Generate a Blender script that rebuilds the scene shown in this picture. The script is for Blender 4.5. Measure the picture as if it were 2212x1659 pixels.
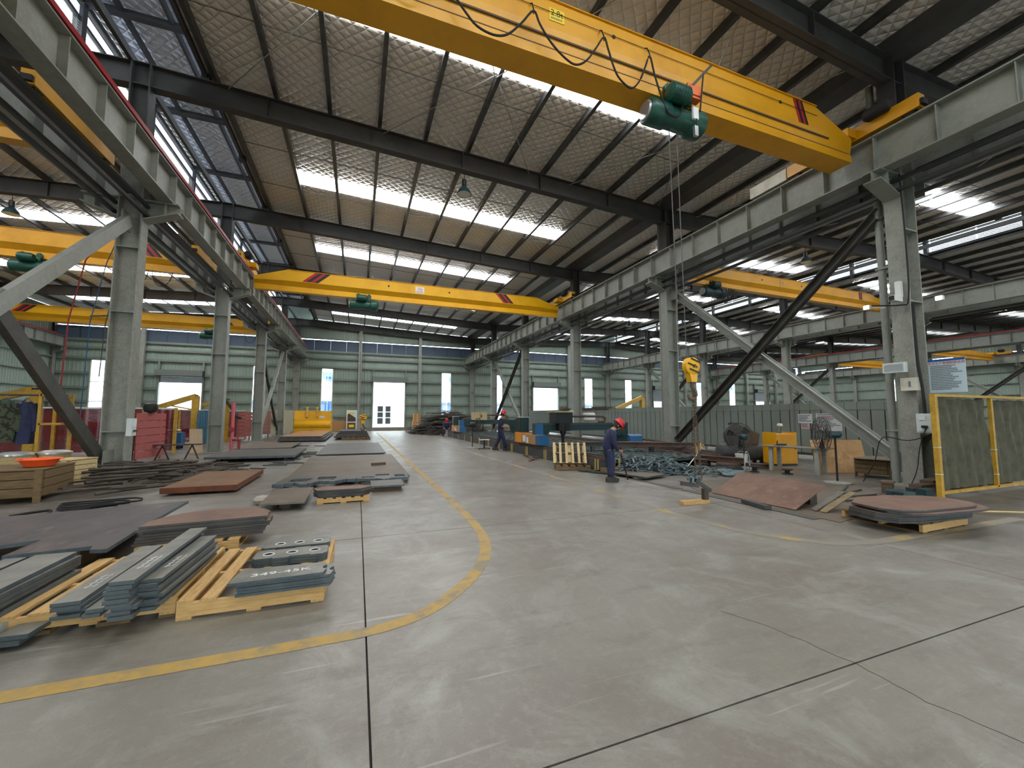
import bpy, math, random
from mathutils import Vector, Matrix
random.seed(7)
scene = bpy.context.scene
for o in list(bpy.data.objects): bpy.data.objects.remove(o)
R_ = math.radians
# ------------------------------------------------------------------ camera
def cam_axes(yaw, pitch, roll):
    cy, sy = math.cos(yaw), math.sin(yaw)
    r = Vector((cy, -sy, 0)); g = Vector((sy, cy, 0)); u = Vector((0, 0, 1))
    f = g*math.cos(pitch)+u*math.sin(pitch); u2 = u*math.cos(pitch)-g*math.sin(pitch)
    return r*math.cos(roll)+u2*math.sin(roll), u2*math.cos(roll)-r*math.sin(roll), f
cd = bpy.data.cameras.new('camera'); cam = bpy.data.objects.new('camera', cd); scene.collection.objects.link(cam)
ax = cam_axes(R_(20.77), R_(4.436), R_(.06))
cam.matrix_world = Matrix(((ax[0].x, ax[1].x, -ax[2].x, 0), (ax[0].y, ax[1].y, -ax[2].y, 0), (ax[0].z, ax[1].z, -ax[2].z, 1.55), (0, 0, 0, 1)))
cd.sensor_fit = 'HORIZONTAL'; cd.sensor_width = 36; cd.lens = 877/2212*36; cd.clip_end = 400; cd.clip_start = .05
scene.camera = cam
# ------------------------------------------------------------------ world and exposure
SKY = 5.0          # overcast daylight outside
PANEL = 9.0        # daylight through the translucent roof panels
w = bpy.data.worlds.new('overcast_sky'); scene.world = w; w.use_nodes = True
bg = w.node_tree.nodes['Background']; bg.inputs[0].default_value = (.86, .95, 1.0, 1); bg.inputs[1].default_value = SKY
vs = scene.view_settings; vs.view_transform = 'Standard'; vs.look = 'None'; vs.exposure = 0.8; vs.gamma = 1; vs.use_curve_mapping = False
cy_ = scene.cycles
cy_.max_bounces = 6; cy_.diffuse_bounces = 5; cy_.glossy_bounces = 3; cy_.transmission_bounces = 4; cy_.transparent_max_bounces = 6
cy_.sample_clamp_indirect = 6; cy_.use_light_tree = False; cy_.caustics_reflective = False; cy_.caustics_refractive = False
col = scene.collection
# ------------------------------------------------------------------ materials
M = {}
def lin(c):
    return tuple((v/255/12.92 if v/255 <= .04045 else ((v/255+.055)/1.055)**2.4) for v in c)
def mat(name, c, rough=.6, metal=0, c2=None, sc=3.0, lo=.4, hi=.65, detail=5, stretch=(1, 1, 1), bump=0, bsc=30, c3=None, sc3=.6, lo3=.5, hi3=.7, emit=None, es=1, spec=None, alpha=1, trans=0, r2=None):
    m = bpy.data.materials.new(name); m.use_nodes = True; nt = m.node_tree; N = nt.nodes; L = nt.links
    b = N['Principled BSDF']; b.inputs['Roughness'].default_value = rough; b.inputs['Metallic'].default_value = metal
    b.inputs['Base Color'].default_value = (*lin(c), 1)
    if spec is not None: b.inputs['Specular IOR Level'].default_value = spec
    if alpha < 1: b.inputs['Alpha'].default_value = alpha
    if trans: b.inputs['Transmission Weight'].default_value = trans
    if emit: b.inputs['Emission Color'].default_value = (*lin(emit), 1); b.inputs['Emission Strength'].default_value = es
    if c2 or bump or c3:
        tc = N.new('ShaderNodeTexCoord'); mp = N.new('ShaderNodeMapping'); mp.inputs['Scale'].default_value = stretch
        L.new(tc.outputs['Object'], mp.inputs[0])
    last = None
    def layer(cc, s, l, h, prev, off):
        n = N.new('ShaderNodeTexNoise'); n.inputs['Scale'].default_value = s; n.inputs['Detail'].default_value = detail; n.inputs['Roughness'].default_value = .65
        ad = N.new('ShaderNodeVectorMath'); ad.operation = 'ADD'; ad.inputs[1].default_value = (off, off*.7, off*1.3)
        L.new(mp.outputs[0], ad.inputs[0]); L.new(ad.outputs[0], n.inputs['Vector'])
        rp = N.new('ShaderNodeMapRange'); rp.inputs[1].default_value = l; rp.inputs[2].default_value = h; rp.clamp = True
        L.new(n.outputs['Fac'], rp.inputs[0])
        mx = N.new('ShaderNodeMix'); mx.data_type = 'RGBA'; L.new(rp.outputs[0], mx.inputs[0])
        if prev: L.new(prev, mx.inputs[6])
        else: mx.inputs[6].default_value = (*lin(c), 1)
        mx.inputs[7].default_value = (*lin(cc), 1)
        return mx.outputs[2], rp.outputs[0]
    if c2:
        last, fac = layer(c2, sc, lo, hi, last, 0)
        if r2 is not None:
            mr = N.new('ShaderNodeMapRange'); mr.inputs[3].default_value = rough; mr.inputs[4].default_value = r2
            L.new(fac, mr.inputs[0]); L.new(mr.outputs[0], b.inputs['Roughness'])
    if c3: last, _ = layer(c3, sc3, lo3, hi3, last, 17.3)
    if last: L.new(last, b.inputs['Base Color'])
    if bump:
        n = N.new('ShaderNodeTexNoise'); n.inputs['Scale'].default_value = bsc; n.inputs['Detail'].default_value = 3
        L.new(mp.outputs[0], n.inputs['Vector'])
        bp = N.new('ShaderNodeBump'); bp.inputs['Strength'].default_value = bump; bp.inputs['Distance'].default_value = .02
        L.new(n.outputs['Fac'], bp.inputs['Height']); L.new(bp.outputs[0], b.inputs['Normal'])
    M[name] = m
    return m
mat('concrete', (133, 129, 121), .5)
def floor_material():
    m = M['concrete']; nt = m.node_tree; N = nt.nodes; L = nt.links; b = N['Principled BSDF']; tc = N.new('ShaderNodeTexCoord')
    def noise(sc, det, rough=.6, st=(1, 1, 1), rot=0, dist=0):
        mp = N.new('ShaderNodeMapping'); mp.inputs['Scale'].default_value = st; mp.inputs['Rotation'].default_value = (0, 0, rot); L.new(tc.outputs['Object'], mp.inputs[0])
        n = N.new('ShaderNodeTexNoise'); n.inputs['Scale'].default_value = sc; n.inputs['Detail'].default_value = det; n.inputs['Roughness'].default_value = rough; n.inputs['Distortion'].default_value = dist; L.new(mp.outputs[0], n.inputs['Vector']); return n.outputs['Fac']
    def rng(v, a, c, d=0, e=1):
        r = N.new('ShaderNodeMapRange'); r.inputs[1].default_value = a; r.inputs[2].default_value = c; r.inputs[3].default_value = d; r.inputs[4].default_value = e; L.new(v, r.inputs[0]); return r.outputs[0]
    def mix(f, a, c):
        x = N.new('ShaderNodeMix'); x.data_type = 'RGBA'; L.new(f, x.inputs[0])
        if isinstance(a, tuple): x.inputs[6].default_value = (*lin(a), 1)
        else: L.new(a, x.inputs[6])
        x.inputs[7].default_value = (*lin(c), 1); return x.outputs[2]
    c = mix(rng(noise(.55, 6), .38, .62), (128, 124, 114), (118, 110, 101))
    c = mix(rng(noise(1.3, 9, .7, (1, 1, 1), .4, 1.0), .5, .72, 0, .85), c, (152, 153, 143))
    c = mix(rng(noise(3.2, 9, .75, (.35, 1.6, 1), .5), .52, .74, 0, .7), c, (98, 93, 86))
    c = mix(rng(noise(14, 6, .8), .5, .75, 0, .55), c, (150, 145, 133))
    c = mix(rng(noise(60, 3, .7), .55, .75, 0, .4), c, (92, 88, 82))
    c = mix(rng(noise(7, 3, .5, (.12, 2.4, 1), .35), .66, .72, 0, .5), c, (172, 169, 160))
    sp = N.new('ShaderNodeSeparateXYZ'); L.new(tc.outputs['Object'], sp.inputs[0])
    def mth(o, a, c_):
        n = N.new('ShaderNodeMath'); n.operation = o
        for k, v in ((0, a), (1, c_)):
            if isinstance(v, (int, float)): n.inputs[k].default_value = v
            else: L.new(v, n.inputs[k])
        return n.outputs[0]
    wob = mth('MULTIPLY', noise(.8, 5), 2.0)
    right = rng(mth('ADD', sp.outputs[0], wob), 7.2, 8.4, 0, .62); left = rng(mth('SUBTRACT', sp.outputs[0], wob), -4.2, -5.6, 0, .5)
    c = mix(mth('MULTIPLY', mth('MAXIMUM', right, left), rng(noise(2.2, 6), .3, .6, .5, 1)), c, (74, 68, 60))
    L.new(c, b.inputs['Base Color']); L.new(rng(noise(1.7, 6), .35, .7, .3, .52), b.inputs['Roughness'])
    bp = N.new('ShaderNodeBump'); bp.inputs['Strength'].default_value = .08; bp.inputs['Distance'].default_value = .01; L.new(noise(80, 3), bp.inputs['Height']); L.new(bp.outputs[0], b.inputs['Normal'])
floor_material()
mat('joint', (58, 52, 46), .9)
mat('line_yellow', (176, 142, 70), .6, c2=(158, 134, 84), sc=9, lo=.42, hi=.62, c3=(132, 122, 100), sc3=2.6, lo3=.52, hi3=.6, detail=9)
mat('line_worn', (166, 142, 86), .6, c2=(132, 126, 114), sc=1.6, lo=.36, hi=.5, detail=8)
mat('steel_grey', (146, 149, 140), .5, c2=(128, 131, 123), sc=2.5, lo=.45, hi=.7, bump=.05, bsc=90, detail=8, c3=(156, 159, 150), sc3=14, lo3=.5, hi3=.8)
mat('steel_old', (150, 151, 141), .7, c2=(126, 127, 118), sc=5, lo=.42, hi=.75, bump=.3, bsc=24, detail=8, c3=(170, 170, 160), sc3=22, lo3=.5, hi3=.75)
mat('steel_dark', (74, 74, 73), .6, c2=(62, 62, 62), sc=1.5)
mat('purlin', (88, 90, 90), .38, metal=.5, c2=(70, 71, 71), sc=2)
mat('brace_dark', (62, 60, 54), .55, c2=(78, 76, 70), sc=3)
mat('cladding', (148, 164, 151), .5, c2=(137, 153, 141), sc=.7, lo=.4, hi=.7, detail=3)
mat('girt', (128, 136, 128), .5)
mat('partition', (146, 156, 147), .5, c2=(130, 140, 131), sc=1.4, lo=.45, hi=.7)
mat('louver', (70, 84, 100), .45)
mat('louver_trim', (60, 66, 72), .5)
mat('white_sheet', (228, 232, 236), .4)
mat('skylight', (255, 255, 255), .5, emit=(250, 252, 255), es=PANEL)
mat('vent_panel', (236, 242, 255), .5, emit=(206, 222, 255), es=.9)
mat('yellow_paint', (228, 165, 22), .42, c2=(212, 150, 18), sc=1.2, lo=.45, hi=.7)
mat('yellow_bright', (240, 180, 12), .4, c2=(226, 164, 10), sc=1.2, lo=.45, hi=.7)
mat('yellow_pale', (214, 174, 84), .5, c2=(190, 150, 66), sc=3)
mat('yellow_old', (200, 158, 50), .55, c2=(170, 132, 40), sc=5)
mat('red_stripe', (176, 30, 40), .5); mat('black', (26, 26, 27), .5); mat('dark_rubber', (34, 33, 33), .75)
mat('hoist_green', (30, 92, 76), .38, c2=(22, 66, 58), sc=6)
mat('orange_paint', (232, 110, 52), .45); mat('white_paint', (226, 228, 222), .5); mat('cream_paint', (222, 220, 204), .5, c2=(196, 192, 172), sc=3)
mat('sign_yellow', (244, 212, 30), .5)
mat('red_bar', (150, 24, 34), .45); mat('galvanised', (176, 178, 176), .35, metal=.6)
mat('rope_steel', (86, 84, 80), .45, metal=.4); mat('chain_rust', (112, 92, 74), .7, c2=(86, 70, 58), sc=20)
mat('plate_dark', (86, 84, 80), .5, metal=.25, c2=(104, 98, 90), sc=1.2, lo=.4, hi=.7, c3=(96, 80, 74), sc3=3, lo3=.5, hi3=.75, stretch=(1, .5, 1))
mat('plate_violet', (92, 84, 82), .5, metal=.25, c2=(74, 70, 70), sc=2.2, lo=.42, hi=.62, c3=(118, 104, 100), sc3=5, lo3=.55, hi3=.75, stretch=(1.2, .5, 1))
mat('plate_brown', (112, 98, 82), .55, metal=.15, c2=(88, 80, 70), sc=.9, lo=.4, hi=.7, c3=(128, 114, 96), sc3=4, lo3=.55, hi3=.75)
mat('plate_edge_rust', (118, 66, 38), .7, c2=(96, 50, 30), sc=4)
mat('strip_gold', (146, 130, 92), .6, c2=(110, 96, 70), sc=5)
mat('plate_rust', (126, 94, 66), .7, c2=(106, 80, 58), sc=1.6, lo=.4, hi=.7, c3=(142, 110, 80), sc3=5, lo3=.5, hi3=.75)
mat('plate_orange', (178, 128, 80), .7, c2=(156, 110, 66), sc=1.4, lo=.4, hi=.7)
mat('plate_redbrown', (124, 94, 78), .6, c2=(104, 78, 66), sc=2.2, lo=.42, hi=.66, c3=(138, 112, 96), sc3=7, lo3=.55, hi3=.75)
mat('steel_edge', (92, 104, 108), .45, metal=.25, c2=(72, 82, 88), sc=9)
mat('bar_top', (136, 134, 124), .42, metal=.3, c2=(100, 102, 98), sc=4, lo=.4, hi=.7, c3=(140, 130, 116), sc3=2, lo3=.55, hi3=.75)
mat('wood', (206, 168, 108), .7, c2=(178, 138, 82), sc=6, stretch=(8, 1, 8), lo=.4, hi=.7, detail=4)
mat('wood_x', (210, 172, 112), .7, c2=(182, 142, 86), sc=6, stretch=(1, 8, 8), lo=.4, hi=.7, detail=4)
mat('wood_old', (122, 98, 64), .75, c2=(92, 74, 48), sc=5, stretch=(1, 6, 6), lo=.4, hi=.7)
mat('wood_pale', (212, 190, 142), .7, c2=(186, 160, 110), sc=5, stretch=(1, 6, 6), lo=.4, hi=.7)
mat('plywood', (214, 170, 116), .65, c2=(190, 140, 90), sc=2.4, lo=.45, hi=.65, c3=(228, 192, 140), sc3=6, lo3=.5, hi3=.7)
mat('particle_board', (204, 180, 148), .8, c2=(184, 158, 126), sc=40)
mat('red_wood', (186, 104, 98), .7, c2=(164, 86, 82), sc=5, stretch=(1, 1, 9), lo=.4, hi=.7)
mat('red_wood_old', (150, 104, 92), .75, c2=(126, 88, 78), sc=5, stretch=(1, 1, 9))
mat('grey_wood', (178, 172, 146), .75, c2=(152, 146, 122), sc=4, stretch=(6, 6, 1))
mat('blue_metal', (84, 128, 150), .5, c2=(70, 108, 128), sc=3)
mat('pvc_red', (120, 16, 28), .25, c2=(90, 10, 20), sc=1.5, alpha=.9)
mat('canvas', (92, 90, 72), .85, c2=(74, 72, 58), sc=4, bump=.25, bsc=8)
mat('navy', (44, 50, 84), .8, c2=(34, 39, 68), sc=9); mat('camo', (74, 82, 60), .85, c2=(34, 38, 30), sc=9, lo=.48, hi=.54, detail=2)
mat('skin', (196, 146, 118), .55); mat('helmet_red', (206, 38, 48), .3); mat('hair', (24, 21, 20), .6); mat('shoe', (42, 38, 36), .6); mat('glove', (196, 156, 70), .8)
mat('orange_plastic', (250, 96, 40), .4); mat('white_plastic', (220, 220, 212), .45); mat('blue_paint', (36, 98, 146), .45); mat('teal_dark', (32, 62, 66), .45); mat('black_green', (30, 38, 38), .5)
mat('cardboard', (178, 136, 90), .8); mat('orange_yellow', (226, 146, 32), .45); mat('beige_box', (196, 178, 132), .55)
mat('scrap', (118, 134, 138), .45, metal=.4, c2=(88, 104, 108), sc=12); mat('slag', (98, 110, 108), .7, metal=.1, c2=(70, 80, 80), sc=14, lo=.4, hi=.6, bump=.8, bsc=30)
mat('rod_rust', (66, 58, 50), .7, c2=(84, 74, 64), sc=6); mat('rust_beam', (104, 80, 68), .7, c2=(80, 62, 54), sc=4)
mat('bed_dark', (62, 64, 64), .6, c2=(80, 82, 80), sc=3); mat('stripe_yellow', (198, 170, 96), .6)
mat('paper', (232, 234, 236), .6); mat('paper_pink', (240, 196, 204), .6); mat('ink', (120, 126, 132), .7); mat('ink_red', (206, 40, 56), .6); mat('ink_blue', (24, 100, 176), .5); mat('poster_bg', (206, 226, 232), .5)
mat('box_white', (212, 222, 220), .45); mat('lamp_glow', (255, 255, 255), .5, emit=(255, 255, 255), es=14); mat('bottle_white', (236, 238, 238), .3)
mat('chalk', (224, 224, 220), .8); mat('rock', (176, 168, 154), .9); mat('broom', (196, 174, 118), .9); mat('broom_red', (120, 62, 52), .9); mat('bamboo', (216, 188, 130), .6)
mat('facade', (240, 242, 244), .7); mat('glass_blue', (44, 92, 150), .2); mat('glass_dark', (22, 25, 28), .25); mat('asphalt', (170, 172, 172), .8)
mat('glass_pane', (240, 248, 255), .05, trans=1.0, alpha=.25); mat('blue_drum', (40, 88, 128), .45); mat('steel_lid', (206, 208, 206), .3, metal=.7)
mat('wood_dark', (96, 78, 60), .8); mat('silver', (190, 192, 192), .3, metal=.7); mat('red_tube', (158, 46, 50), .5); mat('pink_pipe', (214, 104, 112), .5)
# quilted foil insulation under the roof sheets
def foil(name, c, rough, metal):
    m = bpy.data.materials.new(name); m.use_nodes = True; nt = m.node_tree; N = nt.nodes; L = nt.links; b = N['Principled BSDF']
    b.inputs['Base Color'].default_value = (*lin(c), 1); b.inputs['Roughness'].default_value = rough; b.inputs['Metallic'].default_value = metal
    tc = N.new('ShaderNodeTexCoord'); sp = N.new('ShaderNodeSeparateXYZ'); L.new(tc.outputs['Object'], sp.inputs[0])
    def op(o, a, bb):
        n = N.new('ShaderNodeMath'); n.operation = o
        for k, v in ((0, a), (1, bb)):
            if v is None: continue
            if isinstance(v, (int, float)): n.inputs[k].default_value = v
            else: L.new(v, n.inputs[k])
        return n.outputs[0]
    nz = N.new('ShaderNodeTexNoise'); nz.inputs['Scale'].default_value = 1.3; L.new(tc.outputs['Object'], nz.inputs['Vector'])
    wob = op('MULTIPLY', nz.outputs['Fac'], .12)
    a = op('PINGPONG', op('ADD', op('ADD', sp.outputs[0], sp.outputs[1]), wob), .16)
    c_ = op('PINGPONG', op('ADD', op('SUBTRACT', sp.outputs[0], sp.outputs[1]), wob), .16)
    h = op('POWER', op('MULTIPLY', op('MINIMUM', a, c_), 6.25), .45)
    n2 = N.new('ShaderNodeTexNoise'); n2.inputs['Scale'].default_value = 7; n2.inputs['Detail'].default_value = 4; L.new(tc.outputs['Object'], n2.inputs['Vector'])
    ln = N.new('ShaderNodeMapRange'); ln.inputs[1].default_value = .0; ln.inputs[2].default_value = .42; ln.inputs[3].default_value = .7; ln.inputs[4].default_value = 1.0; L.new(h, ln.inputs[0])
    mc = N.new('ShaderNodeMix'); mc.data_type = 'RGBA'; L.new(ln.outputs[0], mc.inputs[0]); mc.inputs[6].default_value = (0, 0, 0, 1); mc.inputs[7].default_value = (*lin(c), 1); L.new(mc.outputs[2], b.inputs['Base Color'])
    hh = op('ADD', h, op('MULTIPLY', n2.outputs['Fac'], .7))
    bp = N.new('ShaderNodeBump'); bp.inputs['Strength'].default_value = .8; bp.inputs['Distance'].default_value = .06
    L.new(hh, bp.inputs['Height']); L.new(bp.outputs[0], b.inputs['Normal'])
    M[name] = m
foil('foil', (234, 230, 222), .28, .08)
foil('foil_cool', (224, 228, 236), .3, .15)
# ------------------------------------------------------------------ mesh helpers
class MB:
    def __init__(s): s.v = []; s.f = []; s.m = []; s.mi = 0
    def add(s, vs_, fs_):
        o = len(s.v); s.v += [tuple(p) for p in vs_]
        for f in fs_: s.f.append([i+o for i in f]); s.m.append(s.mi)
        return s
    def box(s, x0, x1, y0, y1, z0, z1):
        return s.add([(x0, y0, z0), (x1, y0, z0), (x1, y1, z0), (x0, y1, z0), (x0, y0, z1), (x1, y0, z1), (x1, y1, z1), (x0, y1, z1)],
                     [(0, 3, 2, 1), (4, 5, 6, 7), (0, 1, 5, 4), (1, 2, 6, 5), (2, 3, 7, 6), (3, 0, 4, 7)])
    def ext(s, poly, a, b, plane='xy'):
        n = len(poly)
        P = {'xy': lambda p, t: (p[0], p[1], t), 'xz': lambda p, t: (p[0], t, p[1]), 'yz': lambda p, t: (t, p[0], p[1])}[plane]
        ar = sum(poly[i][0]*poly[(i+1) % n][1]-poly[(i+1) % n][0]*poly[i][1] for i in range(n))
        pl = list(poly) if (ar > 0) ^ (plane == 'xz') else list(poly)[::-1]
        vs_ = [P(p, a) for p in pl]+[P(p, b) for p in pl]
        return s.add(vs_, [list(range(n))[::-1], list(range(n, 2*n))]+[(i, (i+1) % n, n+(i+1) % n, n+i) for i in range(n)])
    def beam(s, p0, p1, w_, h_, up=(0, 0, 1)):
        p0, p1 = Vector(p0), Vector(p1); d = (p1-p0).normalized(); u = Vector(up)
        if abs(d.dot(u)) > .98: u = Vector((1, 0, 0))
        r = d.cross(u).normalized(); u = r.cross(d)
        vs_ = [p+r*(w_/2*a)+u*(h_/2*b) for p in (p0, p1) for a, b in ((-1, -1), (1, -1), (1, 1), (-1, 1))]
        return s.add(vs_, [(3, 2, 1, 0), (4, 5, 6, 7), (0, 1, 5, 4), (1, 2, 6, 5), (2, 3, 7, 6), (3, 0, 4, 7)][:6])
    def tube(s, pts, r, n=6, closed=False):
        pts = [Vector(p) for p in pts]; rings = []; k = len(pts)
        for i, p in enumerate(pts):
            a = pts[(i-1) % k] if (closed or i > 0) else p; b = pts[(i+1) % k] if (closed or i < k-1) else p
            d = (b-a).normalized() if (b-a).length > 1e-9 else Vector((0, 0, 1))
            u = Vector((0, 0, 1)) if abs(d.z) < .9 else Vector((1, 0, 0))
            x = d.cross(u).normalized(); y = x.cross(d); rr = r[i] if isinstance(r, (list, tuple)) else r
            rings.append([p+x*(rr*math.cos(2*math.pi*j/n))+y*(rr*math.sin(2*math.pi*j/n)) for j in range(n)])
        vs_ = [q for g in rings for q in g]; fs = []
        for i in range(k if closed else k-1):
            i2 = (i+1) % k
            for j in range(n): fs.append((i*n+j, i2*n+j, i2*n+(j+1) % n, i*n+(j+1) % n))
        if not closed: fs += [list(range(n)), list(range((k-1)*n, k*n))[::-1]]
        return s.add(vs_, [list(f)[::-1] for f in fs])
    def lathe(s, prof, n=16, c=(0, 0, 0), axis='z', cap=True):
        A = {'z': lambda r, t, h: (c[0]+r*math.cos(t), c[1]+r*math.sin(t), c[2]+h), 'x': lambda r, t, h: (c[0]+h, c[1]+r*math.cos(t), c[2]+r*math.sin(t)), 'y': lambda r, t, h: (c[0]+r*math.sin(t), c[1]+h, c[2]+r*math.cos(t))}[axis]
        vs_ = [A(r, 2*math.pi*j/n, h) for r, h in prof for j in range(n)]; k = len(prof)
        fs = [(i*n+j, i*n+(j+1) % n, (i+1)*n+(j+1) % n, (i+1)*n+j) for i in range(k-1) for j in range(n)]
        if cap: fs += [list(range(n))[::-1], list(range((k-1)*n, k*n))]
        return s.add(vs_, fs)
    def loft(s, secs, cap=True):
        n = len(secs[0]); k = len(secs); vs_ = [p for g in secs for p in g]
        fs = [(i*n+j, i*n+(j+1) % n, (i+1)*n+(j+1) % n, (i+1)*n+j) for i in range(k-1) for j in range(n)]
        if cap: fs += [list(range(n))[::-1], list(range((k-1)*n, k*n))]
        return s.add(vs_, fs)
    def mesh(s, name, mats, smooth=False):
        me = bpy.data.meshes.new(name); me.from_pydata(s.v, [], s.f)
        for k in (mats if isinstance(mats, (list, tuple)) else [mats]): me.materials.append(M[k])
        if any(s.m): me.polygons.foreach_set('material_index', s.m)
        if smooth:
            me.polygons.foreach_set('use_smooth', [True]*len(s.f)); me.set_sharp_from_angle(angle=R_(38))
        me.update(); return me
    def build(s, name, mats, parent=None, smooth=False, loc=None, rz=0):
        return link(name, s.mesh(name, mats, smooth), parent, loc, rz)
def link(name, me, parent=None, loc=None, rz=0):
    o = bpy.data.objects.new(name, me); col.objects.link(o)
    if parent: o.parent = parent
    if loc: o.location = loc
    if rz: o.rotation_euler = (0, 0, rz)
    return o
def tag(o, label=None, cat=None, group=None, kind=None):
    for k, v in (('label', label), ('category', cat), ('group', group), ('kind', kind)):
        if v: o[k] = v
    return o
def thing(name, label, cat, loc=(0, 0, 0), rz=0, group=None, kind=None):
    return tag(link(name, None, None, loc, rz), label, cat, group, kind)
def copy_tree(o, parent=None):
    c = o.copy(); col.objects.link(c); c.parent = parent
    for ch in o.children: copy_tree(ch, c)
    return c
def B(*a): return MB().box(*a)
def text(s_, size, mname, parent, loc, rot, name='lettering', extrude=.001, sx=1.0):
    cu = bpy.data.curves.new(name, 'FONT'); cu.body = s_; cu.size = size; cu.extrude = extrude; cu.align_x = 'CENTER'; cu.align_y = 'CENTER'
    cu.materials.append(M[mname]); tmp = bpy.data.objects.new(name, cu); col.objects.link(tmp)
    me = bpy.data.meshes.new_from_object(tmp.evaluated_get(bpy.context.evaluated_depsgraph_get())); bpy.data.objects.remove(tmp); bpy.data.curves.remove(cu)
    o = bpy.data.objects.new(name, me); col.objects.link(o); o.parent = parent; o.location = loc; o.rotation_euler = rot; o.scale = (sx, 1, 1)
    return o
ORD = ['first', 'second', 'third', 'fourth', 'fifth', 'sixth', 'seventh', 'eighth', 'ninth', 'tenth', 'eleventh', 'twelfth']
# ================================================================== THE SETTING
FY = [5.29+7.5*i for i in range(6)]            # frame lines seen by the camera
YN, YF = -9.9, 43.15                            # near and far gable
XW = [-22.9, -5.5, 11.6, 29.0, 46.6, 64.0]      # column rows
ROWN = ['left outer wall', 'left edge of the main bay', 'right edge of the main bay', 'second right bay edge', 'third right bay edge', 'right outer wall']
RZ = {-22.9: 9.94, -5.5: 10.72, 11.6: 9.95, 29.0: 10.72, 46.6: 9.93, 64.0: 10.6}
def zr(x):                                      # underside of purlins = top of rafters
    for a, b in zip(XW, XW[1:]):
        if x <= b or b == 64.0:
            return RZ[a]+(RZ[b]-RZ[a])*(x-a)/(b-a)
# ---- floor: concrete slabs with open joints
fl = thing('floor', 'worn grey concrete floor slabs of the workshop', 'floor', kind='structure')
B(-24, 65, YN-.2, YF+.2, -.12, -.02).build('joint_bed', 'joint', fl)
XJ = [-23.0, -17.2, -11.4, -5.6, .1, 5.95, 11.7, 17.5, 23.3, 29.1, 34.9, 40.7, 46.5, 52.3, 58.1, 64.1]
YJ = [YN]+[1.74+3.87*k for k in range(-3, 11) if YN+1 < 1.74+3.87*k < YF-1]+[YF+.1]
for a, b in zip(XJ, XJ[1:]):
    for c, d in zip(YJ, YJ[1:]):
        B(a+.006, b-.006, c+.006, d-.006, -.1, 0).build('slab', 'concrete', fl)
rnd = random.Random(3)
q = [(2.75, 2.55), (2.9, 2.2), (2.96, 1.74), (2.94, 1.38), (3.0, 1.07), (3.1, .8)]; cr_ = []
for (xa, ya), (xb, yb) in zip(q, q[1:]):
    for k in range(5): cr_.append((xa+(xb-xa)*k/5+rnd.uniform(-.012, .012), ya+(yb-ya)*k/5, .0))
MB().tube(cr_, .0022, 4).build('crack', 'joint', fl)
def strip(pts, wd, z=.002, n=6):
    out = MB(); L_, R2 = [], []
    # Catmull-Rom through the points
    P = [Vector((*p, 0)) for p in pts]; Q = []
    for i in range(len(P)-1):
        p0, p1, p2, p3 = P[max(i-1, 0)], P[i], P[i+1], P[min(i+2, len(P)-1)]
        for k in range(n):
            t = k/n; Q.append(.5*((2*p1)+(p2-p0)*t+(2*p0-5*p1+4*p2-p3)*t*t+(3*p1-p0-3*p2+p3)*t**3))
    Q.append(P[-1])
    for i, q in enumerate(Q):
        d = (Q[min(i+1, len(Q)-1)]-Q[max(i-1, 0)]).normalized(); nn = Vector((-d.y, d.x, 0))*wd/2
        L_.append((q+nn).to_tuple()[:2]+(z,)); R2.append((q-nn).to_tuple()[:2]+(z,))
    k = len(Q)
    return out.add(L_+R2, [(i, k+i, k+i+1, i+1) for i in range(k-1)])
s1 = strip([(-4.5, 3.16), (-2.6, 3.2), (-1.2, 3.2), (-.3, 3.2), (.25, 3.24), (.66, 3.45), (1.11, 3.97), (1.43, 4.63), (1.6, 5.6), (1.64, 7.7), (1.64, 13.8), (1.64, 25), (1.64, 38.5)], .13).build('line_marking', 'line_yellow')
tag(s1, 'yellow floor line curving round the left steel plates beside the aisle', 'floor line', 'yellow aisle lines', 'structure')
s2 = strip([(4.5, 30), (4.5, 22), (4.52, 16.4), (4.7, 9), (4.76, 4.85), (5.26, 3.56), (5.88, 3.25), (6.64, 3.2), (9.42, 3.16)], .16).build('line_marking', 'line_worn')
tag(s2, 'faint worn yellow floor line along the right side of the aisle', 'floor line', 'yellow aisle lines', 'structure')
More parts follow.
